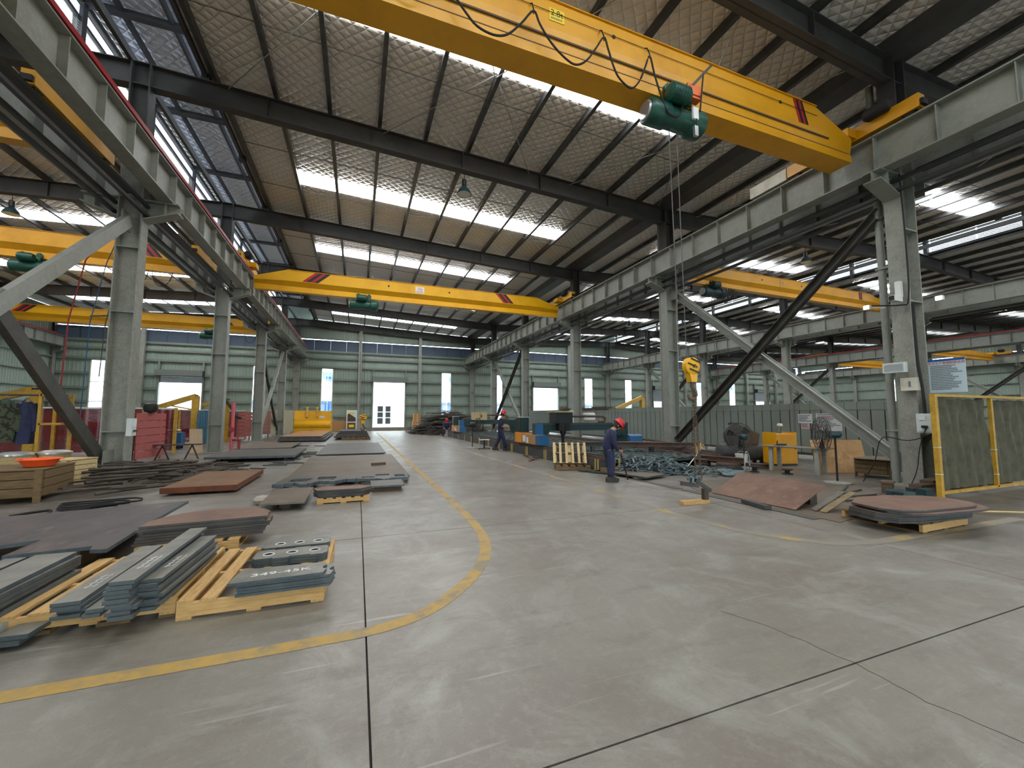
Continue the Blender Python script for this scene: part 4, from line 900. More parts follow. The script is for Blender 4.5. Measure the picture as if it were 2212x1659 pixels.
# rack with clothes
rk = thing('clothes_rack', 'yellow steel rack with hanging work clothes at the left edge', 'rack', (-8.6, 14.0, 0))
for x, y in ((1.62, 0), (1.2, -.35)): B(x-.03, x+.03, y-.03, y+.03, 0, 2.08).build('post', 'yellow_old', rk)
for z in (.55, 1.3, 2.02): B(1.2, 1.62, -.38, .03, z, z+.05).build('rung', 'yellow_old', rk)
MB().tube([(-1.0, -.2, 2.05), (1.62, -.2, 2.05)], .025, 8).build('rail', 'rod_rust', rk)
def garment(label, x, y, ztop, w_, h, mt):
    t = thing('jacket', label, 'clothing', (x, y, ztop), group='work clothes on the yellow rack')
    q = MB(); n = 12; secs = []
    for j in range(7):
        f = j/6; ww = w_*(.55+.45*min(1, f*2.5)); z = -.1-h*f; ring = []
        for k in range(n*2):
            a = 2*math.pi*k/(n*2); r = 1+.12*math.sin(a*5+j)
            ring.append((ww/2*math.cos(a)*r, .11*math.sin(a)*r*(.6+.4*f), z))
        secs.append(ring)
    q.loft(secs).build('body', mt, t, True)
    for s in (-1, 1): MB().tube([(s*w_*.3, 0, -.15), (s*w_*.52, .02, -.45), (s*w_*.55, .0, -.85)], [.08, .075, .06], 10).build('sleeve', mt, t, True)
    MB().tube([(-w_*.3, 0, -.12), (0, 0, 0), (w_*.3, 0, -.12)], .012, 5).build('hanger', 'blue_drum', t); MB().tube([(0, 0, 0), (0, 0, .06), (.03, 0, .09)], .008, 5).build('hanger_hook', 'silver', t)
garment('camouflage jacket hanging on the yellow rack', -8.12, 13.8, 1.98, .5, 1.0, 'camo'); garment('navy blue work jacket hanging on the yellow rack', -7.76, 13.85, 1.98, .34, 1.05, 'navy'); garment('dark trousers hanging at the far left of the rack', -8.6, 13.75, 1.6, .5, 1.1, 'navy')
# jib arms
def jib(label, loc, h, ax_, az, paint, w_=.16, rz=0, strut=True):
    t = thing('jib_crane', label, 'jib crane', loc, rz, 'small yellow jib cranes')
    B(-w_/2, w_/2, -w_/2, w_/2, 0, h).build('post', paint, t); B(-.25, .25, -.25, .25, 0, .03).build('base_plate', paint, t)
    MB().beam((0, 0, h), (ax_, 0, h+az), w_*.75, w_*.9).build('arm', paint, t)
    MB().lathe([(.1, 0), (.1, .12)], 12, (0, 0, h-.06)).build('pivot', 'black', t)
    if strut: MB().beam((0, 0, h*.72), (ax_*.45, 0, h+az*.45), .06, .06).build('strut', paint, t)
    return t
jib('yellow jib arm behind the clothes rack', (-9.65, 17.5, 0), 2.35, -1.5, -.45, 'yellow_old', .24, 0, False)
jib('tall yellow jib crane post beside the blue corrugated panel', (-7.55, 24.5, 0), 2.5, -2.6, -1.0, 'yellow_old', .26)
jib('bent yellow jib with grey hose beside the second red panel', (-7.15, 28.2, 0), 2.45, -1.2, -.3, 'yellow_old', .22, 0, False)
o = MB().tube(smooth([(-7.9, 28.2, 2.2), (-7.3, 28.0, 2.5), (-6.9, 28.0, 2.0), (-6.6, 28.0, 1.5), (-6.4, 28.1, 1.4)]), .09, 10).build('fume_hose', 'brace_dark', None, True); tag(o, 'thick grey fume hose over the bent yellow jib', 'hose')
o = MB().lathe([(.0, 0), (.16, .04), (.2, .16), (.17, .3), (.06, .36)], 14).build('welding_helmet', 'black', None, True, (-6.55, 17.2, 1.62)); tag(o, 'round black welding helmet on top of the red slatted panel', 'helmet')
# red welding screens
def screen(label, x0, x1, y, h, npan, rz=0, post='yellow_old'):
    t = thing('welding_screen', label, 'screen', (x0, y, 0), rz, 'red welding screens'); L_ = x1-x0
    st_ = L_/npan
    for k in range(npan):
        q = MB(); n = 14; r0 = [(k*st_+.03+(st_-.06)*i/n, .035*math.sin(i*1.7+k)+.02*math.sin(i*.6)) for i in range(n+1)]
        q.add([(a, b, .12) for a, b in r0]+[(a, b*.5, h-.05) for a, b in r0], [(i, i+1, n+2+i, n+1+i) for i in range(n)]).build('curtain', 'pvc_red', t, True)
    B(0, L_, -.025, .025, h-.05, h).build('top_rail', 'white_paint', t)
    for k in range(npan+1): B(k*st_-.05, k*st_+.05, -.05, .05, 0, h).build('post', post, t)
    return t
screen('dark red plastic welding screen left of the nearest left column', -12.6, -7.0, 20.6, 1.85, 3)
screen('dark red welding screen behind the red slatted panel', -13.2, -7.4, 26.6, 1.85, 4); screen('dark red welding screen behind the blue panel', -12.5, -6.9, 31.5, 1.85, 4)
# slatted boards standing by the columns
def slat_panel(label, loc, rz, w_, z0, h, n, mt, vertical=False, tilt=0):
    t = thing('slatted_panel', label, 'panel', loc, rz, 'upright boards along the left column row')
    if tilt: t.rotation_euler = (R_(tilt), 0, rz)
    for k in range(n):
        if vertical: B(k*w_/n+.006, (k+1)*w_/n-.006, -.02, .02, z0, z0+h).build('slat', mt, t)
        else: B(0, w_, -.02, .02, z0+k*h/n+.012, z0+(k+1)*h/n-.012).build('slat', mt, t)
    for x in (.12, w_-.2): B(x, x+.08, .02, .06, 0, z0+h).build('batten', mt, t)
    return t
slat_panel('red slatted wooden panel right of the nearest left column', (-6.62, 16.5, 0), R_(86), 1.75, .12, 1.5, 6, 'red_wood')
bl = thing('corrugated_panel', 'blue corrugated metal panel beside the second left column', 'panel', (-7.36, 24.2, 0), R_(42), 'upright boards along the left column row')
q = MB(); n = 40; q.add([(1.12*i/n, .03*math.sin(i*1.57), z) for z in (.12, 1.75) for i in range(n+1)], [(i, i+1, n+2+i, n+1+i) for i in range(n)]); q.build('sheet', 'blue_metal', bl, True); B(.1, .16, .03, .07, 0, 1.75).build('batten', 'rod_rust', bl); B(.95, 1.01, .03, .07, 0, 1.75).build('batten', 'rod_rust', bl)
o = plate('leaning_board', 'pale particle board leaning beside the blue corrugated panel', 'board', rect(-.22, .22, -.015, .015), .0, 1.0, 'particle_board', 'particle_board', None, (-6.05, 20.0), R_(35), (R_(-9), 0))
slat_panel('second red slatted panel farther along the left columns', (-6.62, 28.3, 0), R_(72), 1.45, .25, 1.5, 7, 'red_wood'); slat_panel('faded brown slatted panel behind the second red panel', (-6.05, 29.9, 0), R_(68), 1.6, .3, 1.55, 6, 'red_wood_old')
slat_panel('pale weathered wooden panel, nearer of two beyond the brown panel', (-6.35, 32.8, 0), R_(70), 2.0, .2, 1.75, 2, 'grey_wood', True); slat_panel('pale weathered wooden panel, farther of two beyond the brown panel', (-5.75, 35.1, 0), R_(75), 3.0, .2, 1.75, 3, 'grey_wood', True)
# red pipe stand, blue welder, stools
t = thing('fire_pipe', 'pink red standpipe with red valve beside the second left column', 'pipe', (-5.0, 20.6, 0))
MB().tube([(0, 0, 0), (0, 0, 2.1)], .07, 10).build('riser', 'pink_pipe', t, True); MB().tube([(0, 0, .5), (.3, -.1, .5), (.3, -.1, 0)], .06, 8).build('branch', 'red_tube', t, True); MB().lathe([(.1, -.05), (.1, .05)], 14, (0, -.12, .95), 'y').build('valve', 'red_tube', t, True)
t = thing('welding_machine', 'dark blue box welding machine under the jib crane', 'welder', (-8.5, 22.8, .15)); B(0, 1.0, 0, .5, 0, .6).build('body', 'blue_drum', t); B(.1, .5, -.012, 0, .3, .45).build('label_plate', 'paper', t); MB().tube([(.1, .25, .6), (.1, .25, .72), (.9, .25, .72), (.9, .25, .6)], .02, 6).build('handle', 'silver', t)
for a in (.12, .88):
    for b in (.08, .42): MB().lathe([(.08, -.03), (.08, .03)], 10, (a, b, -.07), 'y').build('wheel', 'black', t, True)
t = thing('trestle', 'low dark folding trestle beside the red slatted panel', 'trestle', (-5.95, 17.6, 0))
for x in (-.35, .5):
    MB().beam((x-.2, 0, 0), (x, 0, .5), .04, .04).build('leg', 'rod_rust', t); MB().beam((x+.2, 0, 0), (x, 0, .5), .04, .04).build('leg', 'rod_rust', t)
B(-.6, .8, -.12, .12, .5, .54).build('top', 'bed_dark', t)
t = thing('fire_extinguisher_box', 'black tall box between the column and the red panel', 'box', (-6.95, 16.0, 0)); B(0, .3, 0, .5, 0, 1.15).build('body', 'black', t); B(.02, .28, -.015, 0, .1, 1.05).build('door', 'dark_rubber', t)
t = thing('junction_box', 'pale electric box on the nearest left column', 'electric box', (-5.18, 12.55, 1.05)); B(0, .1, -.12, .12, 0, .42).build('body', 'box_white', t); B(.1, .112, -.09, .09, .22, .38).build('cover', 'paper', t); B(.1, .16, -.03, .03, .1, .14).build('plug', 'black', t)
# steel rods on the floor by the crate
for k in range(110):
    a = random.gauss(0, .55)+R_(35); L_ = random.uniform(.5, 1.35); cx, cy = -4.75+random.gauss(0, .4)+.006*k, 10.9+random.gauss(0, .6)+k*.034
    z = .02+max(0, .42-((cx+4.9)**2*.5+(cy-12.2)**2*.06))*random.random()
    dx, dy = math.cos(a)*L_/2, math.sin(a)*L_/2; r = random.uniform(.018, .034)
    pts = smooth([(-dx, -dy, random.uniform(0, .04)), (0, random.uniform(-.08, .08), random.uniform(0, .05)), (dx, dy, random.uniform(0, .04))], 3)
    o = MB().tube(pts, r, 5).build('steel_rod', 'rod_rust', None, False, (cx, cy, z+r)); tag(o, 'dark bent steel rod in the heap beside the wooden crates', 'rod', 'steel rods heaped beside the crates')
for k in range(3):
    r = .34+.07*k; o = MB().tube([(r*1.1*math.cos(a*.3927), r*.6*math.sin(a*.3927), .02+.012*math.sin(a)) for a in range(16)], .016, 5, True).build('cable_coil', 'dark_rubber', None, False, (-4.15+.07*k, 8.95+.05*k, .01+.02*k)); tag(o, f'loop of dark cable on the floor in front of the crate, {ORD[k]} from the front', 'cable', 'dark cable coil by the crate')
o = MB().tube(smooth([(-4.9, 8.6, .02), (-4.6, 8.9, .02), (-4.4, 8.5, .02), (-4.1, 8.9, .02), (-3.9, 8.6, .02)]), .018, 5).build('floor_cable', 'dark_rubber', None, True); tag(o, 'thin black cable snaking on the floor at the left edge', 'cable')
# ---- bucket, sign, cloth at the far end
bk = thing('loader_bucket', 'large yellow excavator bucket standing at the end of the plates', 'bucket', (-5.15, 39.6, 0))
prof = [(0, .0), (.0, 1.0), (.12, 1.05), (.25, 1.95), (.4, 1.95), (1.1, 1.3), (1.3, .5), (1.0, 0)]
MB().ext(prof, .06, 2.94, 'yz').build('shell', 'yellow_bright', bk); MB().lathe([(.36, .0), (.36, 2.88)], 20, (.06, .22, .72), 'x').build('rounded_back', 'yellow_bright', bk, True)
for x in (0, 2.94): MB().ext(prof, x, x+.06, 'yz').build('side_plate', 'yellow_pale', bk)
for x in (.95, 1.75): MB().ext([(-.12, 1.4), (.0, 2.2), (.16, 2.3), (.3, 1.9), (.2, 1.3)], x, x+.14, 'yz').build('hinge_ear', 'yellow_pale', bk)
MB().tube([(.7, .1, 2.1), (2.1, .1, 2.1)], .03, 6).build('pin_bar', 'rod_rust', bk); B(2.0, 2.4, .16, .2, 1.3, 1.5).build('label_plate', 'paper', bk)
sg = thing('display_stand', 'white poster stand with yellow and brown pictures against the far wall', 'sign', (-1.0, 42.3, 0))
B(0, .95, 0, .04, .0, 2.05).build('frame', 'white_paint', sg); B(.1, .85, -.01, 0, .95, 1.9).build('poster', 'poster_bg', sg); MB().ext([(.1, .95), (.85, .95), (.85, 1.3), (.2, 1.75), (.1, 1.6)], -.016, -.01, 'xz').build('picture', 'rod_rust', sg); B(.25, .7, -.016, -.01, 1.65, 1.85).build('picture', 'sign_yellow', sg); B(.1, .85, -.01, 0, .1, .85).build('poster', 'wood_dark', sg); B(.25, .7, -.016, -.01, .4, .65).build('picture', 'sign_yellow', sg)
o = plate('leaning_board', 'brown plywood leaning on the far wall behind the white poster stand', 'board', rect(-3.3, .4, 42.75, 42.8), .02, 1.0, 'cardboard', 'cardboard'); 
t = thing('tool_cabinet', 'grey steel cabinet standing left of the yellow bucket', 'cabinet', (-6.2, 39.4, 0)); B(0, .8, 0, .6, 0, 1.75).build('body', 'box_white', t); B(.03, .77, -.015, 0, .9, 1.7).build('door', 'poster_bg', t)
o = plate('leaning_board', 'grey steel sheet standing just left of the yellow bucket', 'board', rect(-5.45, -5.38, 38.0, 39.4), .0, 1.9, 'box_white', 'box_white')
for k, (x0, z1, h) in enumerate(((5.2, 1.0, 1.0), (5.3, 1.75, .75))):
    t = thing('cardboard_box', ['large carton beside the far door', 'small carton on the large carton beside the far door'][k], 'box', (x0, 41.9, z1-h)); B(0, 1.0-.3*k, 0, .7, 0, h).build('body', 'cardboard', t); B(.45-.15*k, .55-.15*k, -.004, 0, 0, h).build('tape', 'wood_pale', t)
# ================================================================== RIGHT SIDE
# ---- cutting bed
ct = thing('cutting_table', 'long low plate cutting bed with yellow striped dark plinth', 'cutting table', (6.25, 9.7, 0))
BL = 20.0
for k in range(12):
    y = k*BL/12; B(0, .12, y+.01, y+BL/12-.01, 0, .34).build('plinth_panel', 'bed_dark', ct)
    for j in (0, .14):
        if k < 9 or j == 0: B(-.008, 0, y+.03+j, y+.1+j, .0, .34).build('stripe', 'stripe_yellow', ct)
B(0, .2, -.01, .0, 0, .34).build('end_panel', 'bed_dark', ct); B(.2, 4.0, 0, .1, 0, .2).build('end_panel', 'rust_beam', ct)
for j in (.25, .42): B(.2+j, .26+j, -.008, 0, 0, .34).build('stripe', 'stripe_yellow', ct)
for x in (.06, 3.95): B(x, x+.14, -.3, BL, .34, .42).build('rail', 'rust_beam', ct); B(x+.03, x+.1, -.3, BL, .42, .47).build('rail_head', 'bed_dark', ct)
B(.2, 3.95, 0, BL, .02, .2).build('trough', 'brace_dark', ct); B(4.1, 4.35, -.5, BL, .1, .3).build('side_beam', 'rust_beam', ct)
for k in range(90): B(.25, 3.9, .15+k*.22, .17+k*.22, .2, .32).build('support_slat', 'slag', ct)
q = MB(); n, m_ = 40, 120
q.add([(.26+3.62*i/n, .1+19.5*j/m_, .26+.07*random.random()) for j in range(m_+1) for i in range(n+1)], [(j*(n+1)+i, j*(n+1)+i+1, (j+1)*(n+1)+i+1, (j+1)*(n+1)+i) for j in range(m_) for i in range(n)]); o = q.build('cutting_slag', 'slag', ct); o['kind'] = 'stuff'
def gantry(label, y, lab2=None):
    t = thing('cutting_gantry', label, 'cutting machine', (6.3, y, .47), group='cutting gantries on the bed')
    # left carriage along the rail
    B(-.12, .26, -.3, -.05, .0, .34).build('end_cover', 'blue_paint', t); MB().ext([(-.13, 0), (.27, 0), (.27, .2), (.1, .36), (-.13, .36)], -.42, -.3, 'xz').build('nose', 'blue_paint', t)
    B(-.12, .26, -.05, 1.3, 0, .36).build('carriage', 'cardboard', t); B(-.14, .28, 1.3, 2.0, 0, .4).build('carriage_end', 'orange_yellow', t)
    B(-.135, -.12, .9, 1.15, .06, .3).build('notice', 'paper', t); B(-.135, -.12, .62, .78, .02, .24).build('notice', 'paper', t)
    c = B(-.1, .25, 1.45, 2.0, .4, 1.0).build('control_cabinet', 'teal_dark', t); B(-.115, -.1, 1.5, 1.95, .45, .95).build('door', 'black_green', c); B(-.12, .27, 1.43, 2.02, 1.0, 1.02).build('top', 'white_paint', c)
    # beam
    MB().ext([(-.05, .15), (.3, .15), (.55, .5), (3.4, .5), (3.7, .2), (4.1, .2), (4.1, .78), (-.05, .78)], .1, .4, 'xz').build('bridge', 'teal_dark', t)
    B(-.05, .25, .05, .1, .3, .78).build('bridge_end', 'blue_paint', t); B(0, 4.1, .08, .1, .72, .8).build('guide_rail', 'bed_dark', t)
    B(3.75, 4.35, -.35, .8, .0, .32).build('right_carriage', 'teal_dark', t); MB().ext([(-.55, .0), (-.35, .0), (-.35, .34), (-.5, .28)], 3.75, 4.35, 'yz').build('right_nose', 'blue_paint', t)
    return t
g1 = gantry('nearer green cutting gantry with black motor box over the bed', 13.9)
B(.7, 1.4, -.15, .45, .78, 1.2).build('motor_box', 'black_green', g1); B(.6, 1.45, -.2, .5, 1.2, 1.24).build('box_lid', 'wood_pale', g1)
MB().lathe([(.05, .0), (.06, .3), (.12, .45), (.12, .78)], 12, (1.0, -.1, 0)).build('torch', 'black', g1, True); B(.8, 1.25, -.2, .1, .5, .8).build('torch_holder', 'black', g1)
MB().tube(smooth([(1.4, .25, 1.05), (2.4, .25, 1.05), (3.0, .25, 1.04), (3.12, .25, .95), (3.05, .25, .84), (2.8, .25, .82)]), .045, 8).build('cable_chain', 'rust_beam', g1, True)
MB().tube(smooth([(4.3, -.4, .15), (4.6, -1.2, .1), (4.5, -2.6, -.02), (4.4, -3.8, -.1)]), .045, 6).build('drag_chain', 'rust_beam', g1, True)
g2 = gantry('farther green cutting gantry with beige box over the bed', 26.1)
b_ = B(.8, 1.75, -.2, .3, .78, 1.3).build('plasma_box', 'beige_box', g2); B(1.26, 1.285, -.21, -.2, .8, 1.28).build('door_gap', 'wood_dark', b_); B(1.33, 1.4, -.22, -.2, .95, 1.12).build('latch', 'black', b_)
MB().lathe([(.03, .1), (.03, .5)], 8, (1.5, -.15, 0)).build('torch', 'black', g2, True); MB().tube(smooth([(1.75, .2, 1.1), (3.0, .2, 1.1), (3.35, .2, 1.0), (3.3, .2, .85), (3.0, .2, .82)]), .05, 8).build('cable_chain', 'rust_beam', g2, True)
# ---- scrap
def pile(name, label, n, cx, cy, rx, ry, h, mt, lmin, lmax, w_, dirs=None, zb=0):
    q = MB()
    for k in range(n):
        a = random.uniform(0, 6.283); r = math.sqrt(random.random()); x, y = cx+rx*r*math.cos(a), cy+ry*r*math.sin(a)
        z = zb+.03+h*max(0, 1-r*r)*random.random()*(1 if lmax < 1 else .85); L_ = random.uniform(lmin, lmax); b = random.uniform(0, 6.283) if dirs is None else random.gauss(dirs, .35)
        e = random.uniform(-.25, .25)*L_*(1 if lmax < 1 else .25); dx, dy = math.cos(b)*L_/2, math.sin(b)*L_/2
        z0, z1 = max(.02, z-e/2), max(.02, z+e/2)
        p0, pm2, p1 = (x-dx, y-dy, z0), (x+random.uniform(-.06, .06), y+random.uniform(-.06, .06), (z0+z1)/2+random.uniform(0, .06)), (x+dx, y+dy, z1)
        q.beam(p0, pm2, w_*random.uniform(.5, 1.3), .012 if lmax < 1 else .05).beam(pm2, p1, w_*random.uniform(.5, 1.3), .012 if lmax < 1 else .05)
    o = q.build(name, mt); return tag(o, label, 'scrap', kind='stuff')
pile('scrap_strips', 'tangled heap of blue grey cut steel strips in front of the stooping worker', 420, 7.75, 9.35, 1.25, .75, .42, 'scrap', .2, .7, .035)
pile('scrap_strips', 'loose steel scraps under the hanging clamps', 60, 8.7, 8.6, .8, .6, .16, 'scrap', .15, .5, .05)
pile('scrap_heap', 'large dark heap of steel strips behind the seated worker', 700, 7.6, 35.5, 2.6, 3.6, 2.3, 'plate_dark', 1.0, 2.8, .2, .3)
pile('scrap_heap', 'grey steel sheets edge of the dark heap near the far door', 110, 5.3, 37.5, .5, 2.2, .8, 'rod_rust', .6, 1.4, .2, 1.2)
pile('scrap_strips', 'rusty scraps on the floor beside the seated worker', 50, 6.6, 31.8, .7, 1.0, .12, 'rust_beam', .3, .8, .1)
# rusty beams and timber beside the bed end
for k, (x, y, L_, z, rz, mt, lb) in enumerate(((9.3, 11.4, 3.6, .5, 62, 'rust_beam', 'long rusty beam lying over the end of the cutting bed'), (10.1, 9.75, 2.2, .18, 20, 'rust_beam', 'rusty beam beside the end of the cutting bed'), (10.9, 8.9, 1.2, .0, 50, 'rust_beam', 'low rusty beam near the white bucket'), (9.6, 10.3, 1.9, .1, 10, 'rust_beam', 'short rusty plate beam by the grass broom'), (8.6, 11.9, 3.0, .5, 75, 'bed_dark', 'dark channel on the cutting bed rails'))):
    t = thing('steel_beam', lb, 'beam', (x, y, z), R_(rz+90), 'rusty beams beside the cutting bed'); B(-L_/2, L_/2, -.09, .09, .0, .02).build('flange', mt, t); B(-L_/2, L_/2, -.015, .015, .02, .13).build('web', mt, t); B(-L_/2, L_/2, -.09, .09, .13, .15).build('flange', mt, t)
    for xx in (-L_*.35, L_*.35):
        if z > .06: B(xx-.06, xx+.06, -.1, .1, -z, 0).build('support', 'brace_dark', t)
t = thing('round_plate_stack', 'stack of round rusty plates near the white bucket', 'steel plate', (10.25, 9.05, 0)); 
for k in range(3): MB().lathe([(.36-.02*k, 0), (.36-.02*k, .05)], 20, (0, 0, .06*k)).build('disc', 'rust_beam' if k == 2 else 'bed_dark', t, True)
for k, (x, y) in enumerate(((9.0, 7.9), (9.35, 8.0), (9.2, 8.25))):
    o = MB().tube([(x+.17*math.cos(a*.45), y+.15*math.sin(a*.45), .05+.02*k) for a in range(14)], .045, 6, True).build('steel_ring', 'scrap', None, True); tag(o, ['flat steel ring on the floor by the rust sheet, nearest', 'flat steel ring on the floor by the rust sheet, right', 'flat steel ring on the floor by the rust sheet, farthest'][k], 'ring', 'steel rings on the floor')
t = thing('cable_drum', 'small dark wire drum on the end of the cutting bed', 'drum', (6.55, 9.85, .47)); MB().lathe([(.16, 0), (.16, .02), (.08, .03), (.08, .1), (.16, .11), (.16, .13)], 16).build('spool', 'bed_dark', t, True)
# ---- pallets by the bed
t = pallet('pale pallet leaning upright on an old pallet beside the cutting bed', (5.42, 10.55, .42), .95, .66, R_(-24), 6, .1, 'wood_old', 'wood_pale', slat=2.3); t.rotation_euler = (R_(58), 0, R_(-24)); t.location = (5.3, 10.62, .15)
pallet('dark old pallet lying under the upright pallet', (5.28, 10.42, 0), .98, .85, R_(-24), 5, .13, 'wood_old', 'wood_old')
for k in range(4):
    tag(B(-.5, .5, -.06, .06, 0, .03).build('timber', 'rust_beam', None, False, (5.75+.1*k, 13.2+.25*k, .03*(k % 2)), R_(60+k*13)), f'flat brown board on the floor by the plinth, {ORD[k]} from the pallet', 'board', 'boards by the plinth')
tag(B(-.28, .28, -.06, .06, 0, .06).build('timber', 'wood', None, False, (5.62, 5.7, 0), R_(-4)), 'short fresh wooden beam lying alone on the aisle floor', 'timber')
tag(B(-.25, .25, -.07, .07, 0, .1).build('timber', 'wood_old', None, False, (6.35, 9.35, .05), R_(-40)), 'old wooden block in front of the bed end', 'timber')
for k in range(3): plate('floor_plate', ['dark steel plate on the floor in front of the stooping worker', 'dark steel plate near the bed end stripes', 'dark plate under the old wooden block'][k], 'steel plate', [[(6.2, 9.1), (6.45, 8.05), (7.3, 8.3), (7.15, 9.2)], [(5.95, 9.6), (6.2, 9.2), (6.6, 9.35), (6.3, 9.75)], [(5.75, 10.0), (6.1, 9.5), (6.3, 9.6), (6.0, 10.1)]][k], [.05, .02, .02][k], .04, ['plate_brown', 'bed_dark', 'bed_dark'][k], 'bed_dark', 'dark floor plates by the bed')
for k, (x, y) in enumerate(((6.5, 8.4), (7.0, 8.9))): tag(B(x-.1, x+.1, y-.06, y+.06, 0, .05).build('support_block', 'rock'), ['pale block under the plate by the stooping worker, near', 'pale block under the plate by the stooping worker, far'][k], 'block')
# thin steel strips on the floor edge
for k, (x, y0, y1) in enumerate(((6.42, 6.9, 8.4), (6.45, 5.3, 6.8), (6.5, 4.2, 5.2))): plate('floor_strip', f'thin dark steel strip lying along the floor edge, {ORD[k]} from the worker', 'steel strip', rect(x-.09, x+.09, y0, y1), .0, .01, 'plate_dark', 'bed_dark', 'thin strips on the floor')
plate('floor_plate', 'large thin dark floor plate under the rust sheet', 'steel plate', [(6.6, 3.95), (6.5, 6.4), (7.2, 7.8), (10.4, 7.2), (10.2, 4.7), (8.6, 4.3)], 0, .008, 'plate_brown', 'bed_dark', 'dark floor plates by the bench')
tag(B(-.28, .28, -.06, .06, 0, .06).build('steel_block', 'bed_dark', None, False, (6.42, 5.15, .012), R_(78)), 'dark steel bar in front of the rust sheet', 'steel bar')
# large rust sheet leaning on a low support
def sheet(name, label, p, th, mt, edge, group=None):
    P = [Vector(v) for v in p]; nrm = (P[1]-P[0]).cross(P[3]-P[0]).normalized()*th
    q = MB().add([v+nrm for v in P]+[v for v in P], [(0, 1, 2, 3), (7, 6, 5, 4), (0, 4, 5, 1), (1, 5, 6, 2), (2, 6, 7, 3), (3, 7, 4, 0)]); q.m = [0, 0, 1, 1, 1, 1]
    return tag(q.build(name, [mt, edge]), label, 'steel plate', group)
sheet('leaning_sheet', 'large red brown steel sheet leaning low beside the bench', [(6.66, 6.28, .012), (6.72, 4.68, .012), (7.58, 4.72, .34), (7.68, 6.5, .34)], .012, 'plate_redbrown', 'plate_rust')
tag(B(7.42, 7.6, 4.9, 6.3, .008, .25).build('support_block', 'brace_dark'), 'dark support under the large red brown sheet', 'block')
sheet('leaning_sheet', 'narrow grey strip leaning right of the red brown sheet', [(7.0, 4.62, .012), (6.98, 4.52, .012), (7.7, 4.5, .27), (7.72, 4.62, .27)], .01, 'bar_top', 'plate_rust', 'strips beside the sheet'); sheet('leaning_sheet', 'narrow yellow grey strip rightmost of the leaning pieces', [(7.0, 4.49, .012), (7.0, 4.38, .012), (7.75, 4.36, .28), (7.75, 4.47, .28)], .01, 'strip_gold', 'plate_rust', 'strips beside the sheet')
# ---- oval plates on a pallet
pallet('wooden pallet under the oval plates at right', (7.0, 3.2, 0), 1.15, .95, R_(1), 5, .13, 'wood', 'wood_old')
ov = [(6.62, 3.5), (6.72, 3.28), (7.0, 3.18), (7.9, 3.1)]+[(8.0+.4*math.cos(R_(a)), 3.48+.38*math.sin(R_(a))) for a in range(-80, 81, 16)]+[(7.8, 4.0), (7.2, 4.08), (6.7, 3.86)]
stack('oval_plate', 'oval rusty steel plate on the right pallet', 'steel plate', ov, .135, 6, .03, 'plate_redbrown', 'bed_dark', 'oval plates on the right pallet', jit=.015, rj=.012)
# ---- bench with angle grinder, cabinet
wb = thing('work_bench', 'narrow steel work bench with grey green legs', 'bench', (11.52, 7.9, 0), R_(105))
B(-.78, .78, -.36, .36, .66, .685).build('top', 'plate_brown', wb)
for x in (-.55, .55):
    for y in (-.27, .27): B(x-.045, x+.045, y-.045, y+.045, 0, .66).build('leg', 'steel_old', wb)
gr = thing('angle_grinder', 'small angle grinder lying on the work bench', 'power tool', (11.3, 8.2, .685), R_(160)); MB().tube([(-.16, 0, .05), (.1, 0, .05)], [.03, .035], 10).build('body', 'teal_dark', gr, True); MB().lathe([(.06, 0), (.06, .012)], 14, (.14, 0, .03)).build('disc', 'black', gr); MB().tube([(.1, 0, .05), (.1, .02, .16)], .014, 6).build('side_handle', 'black', gr)
yc = thing('steel_cabinet', 'yellow steel cabinet behind the work bench', 'cabinet', (12.15, 9.0, 0), R_(-12))
B(0, .78, 0, .5, .06, .98).build('body', 'yellow_paint', yc); B(.03, .75, -.015, 0, .1, .95).build('door', 'yellow_paint', yc); B(0, .78, .02, .48, 0, .06).build('plinth', 'black', yc); B(.68, .71, -.03, -.015, .5, .62).build('handle', 'black', yc); B(0, .06, 0, .5, .98, 1.03).build('rim', 'yellow_paint', yc); B(.72, .78, 0, .5, .98, 1.03).build('rim', 'yellow_paint', yc)
o = thing('bottle', 'clear plastic bottle with crumpled bag on the yellow cabinet', 'bottle', (12.55, 9.1, .98)); MB().lathe([(.05, 0), (.055, .03), (.055, .16), (.02, .22)], 12).build('body', 'glass_pane', o, True); MB().lathe([(.03, .22), (.09, .26), (.06, .33)], 8).build('bag', 'white_plastic', o)
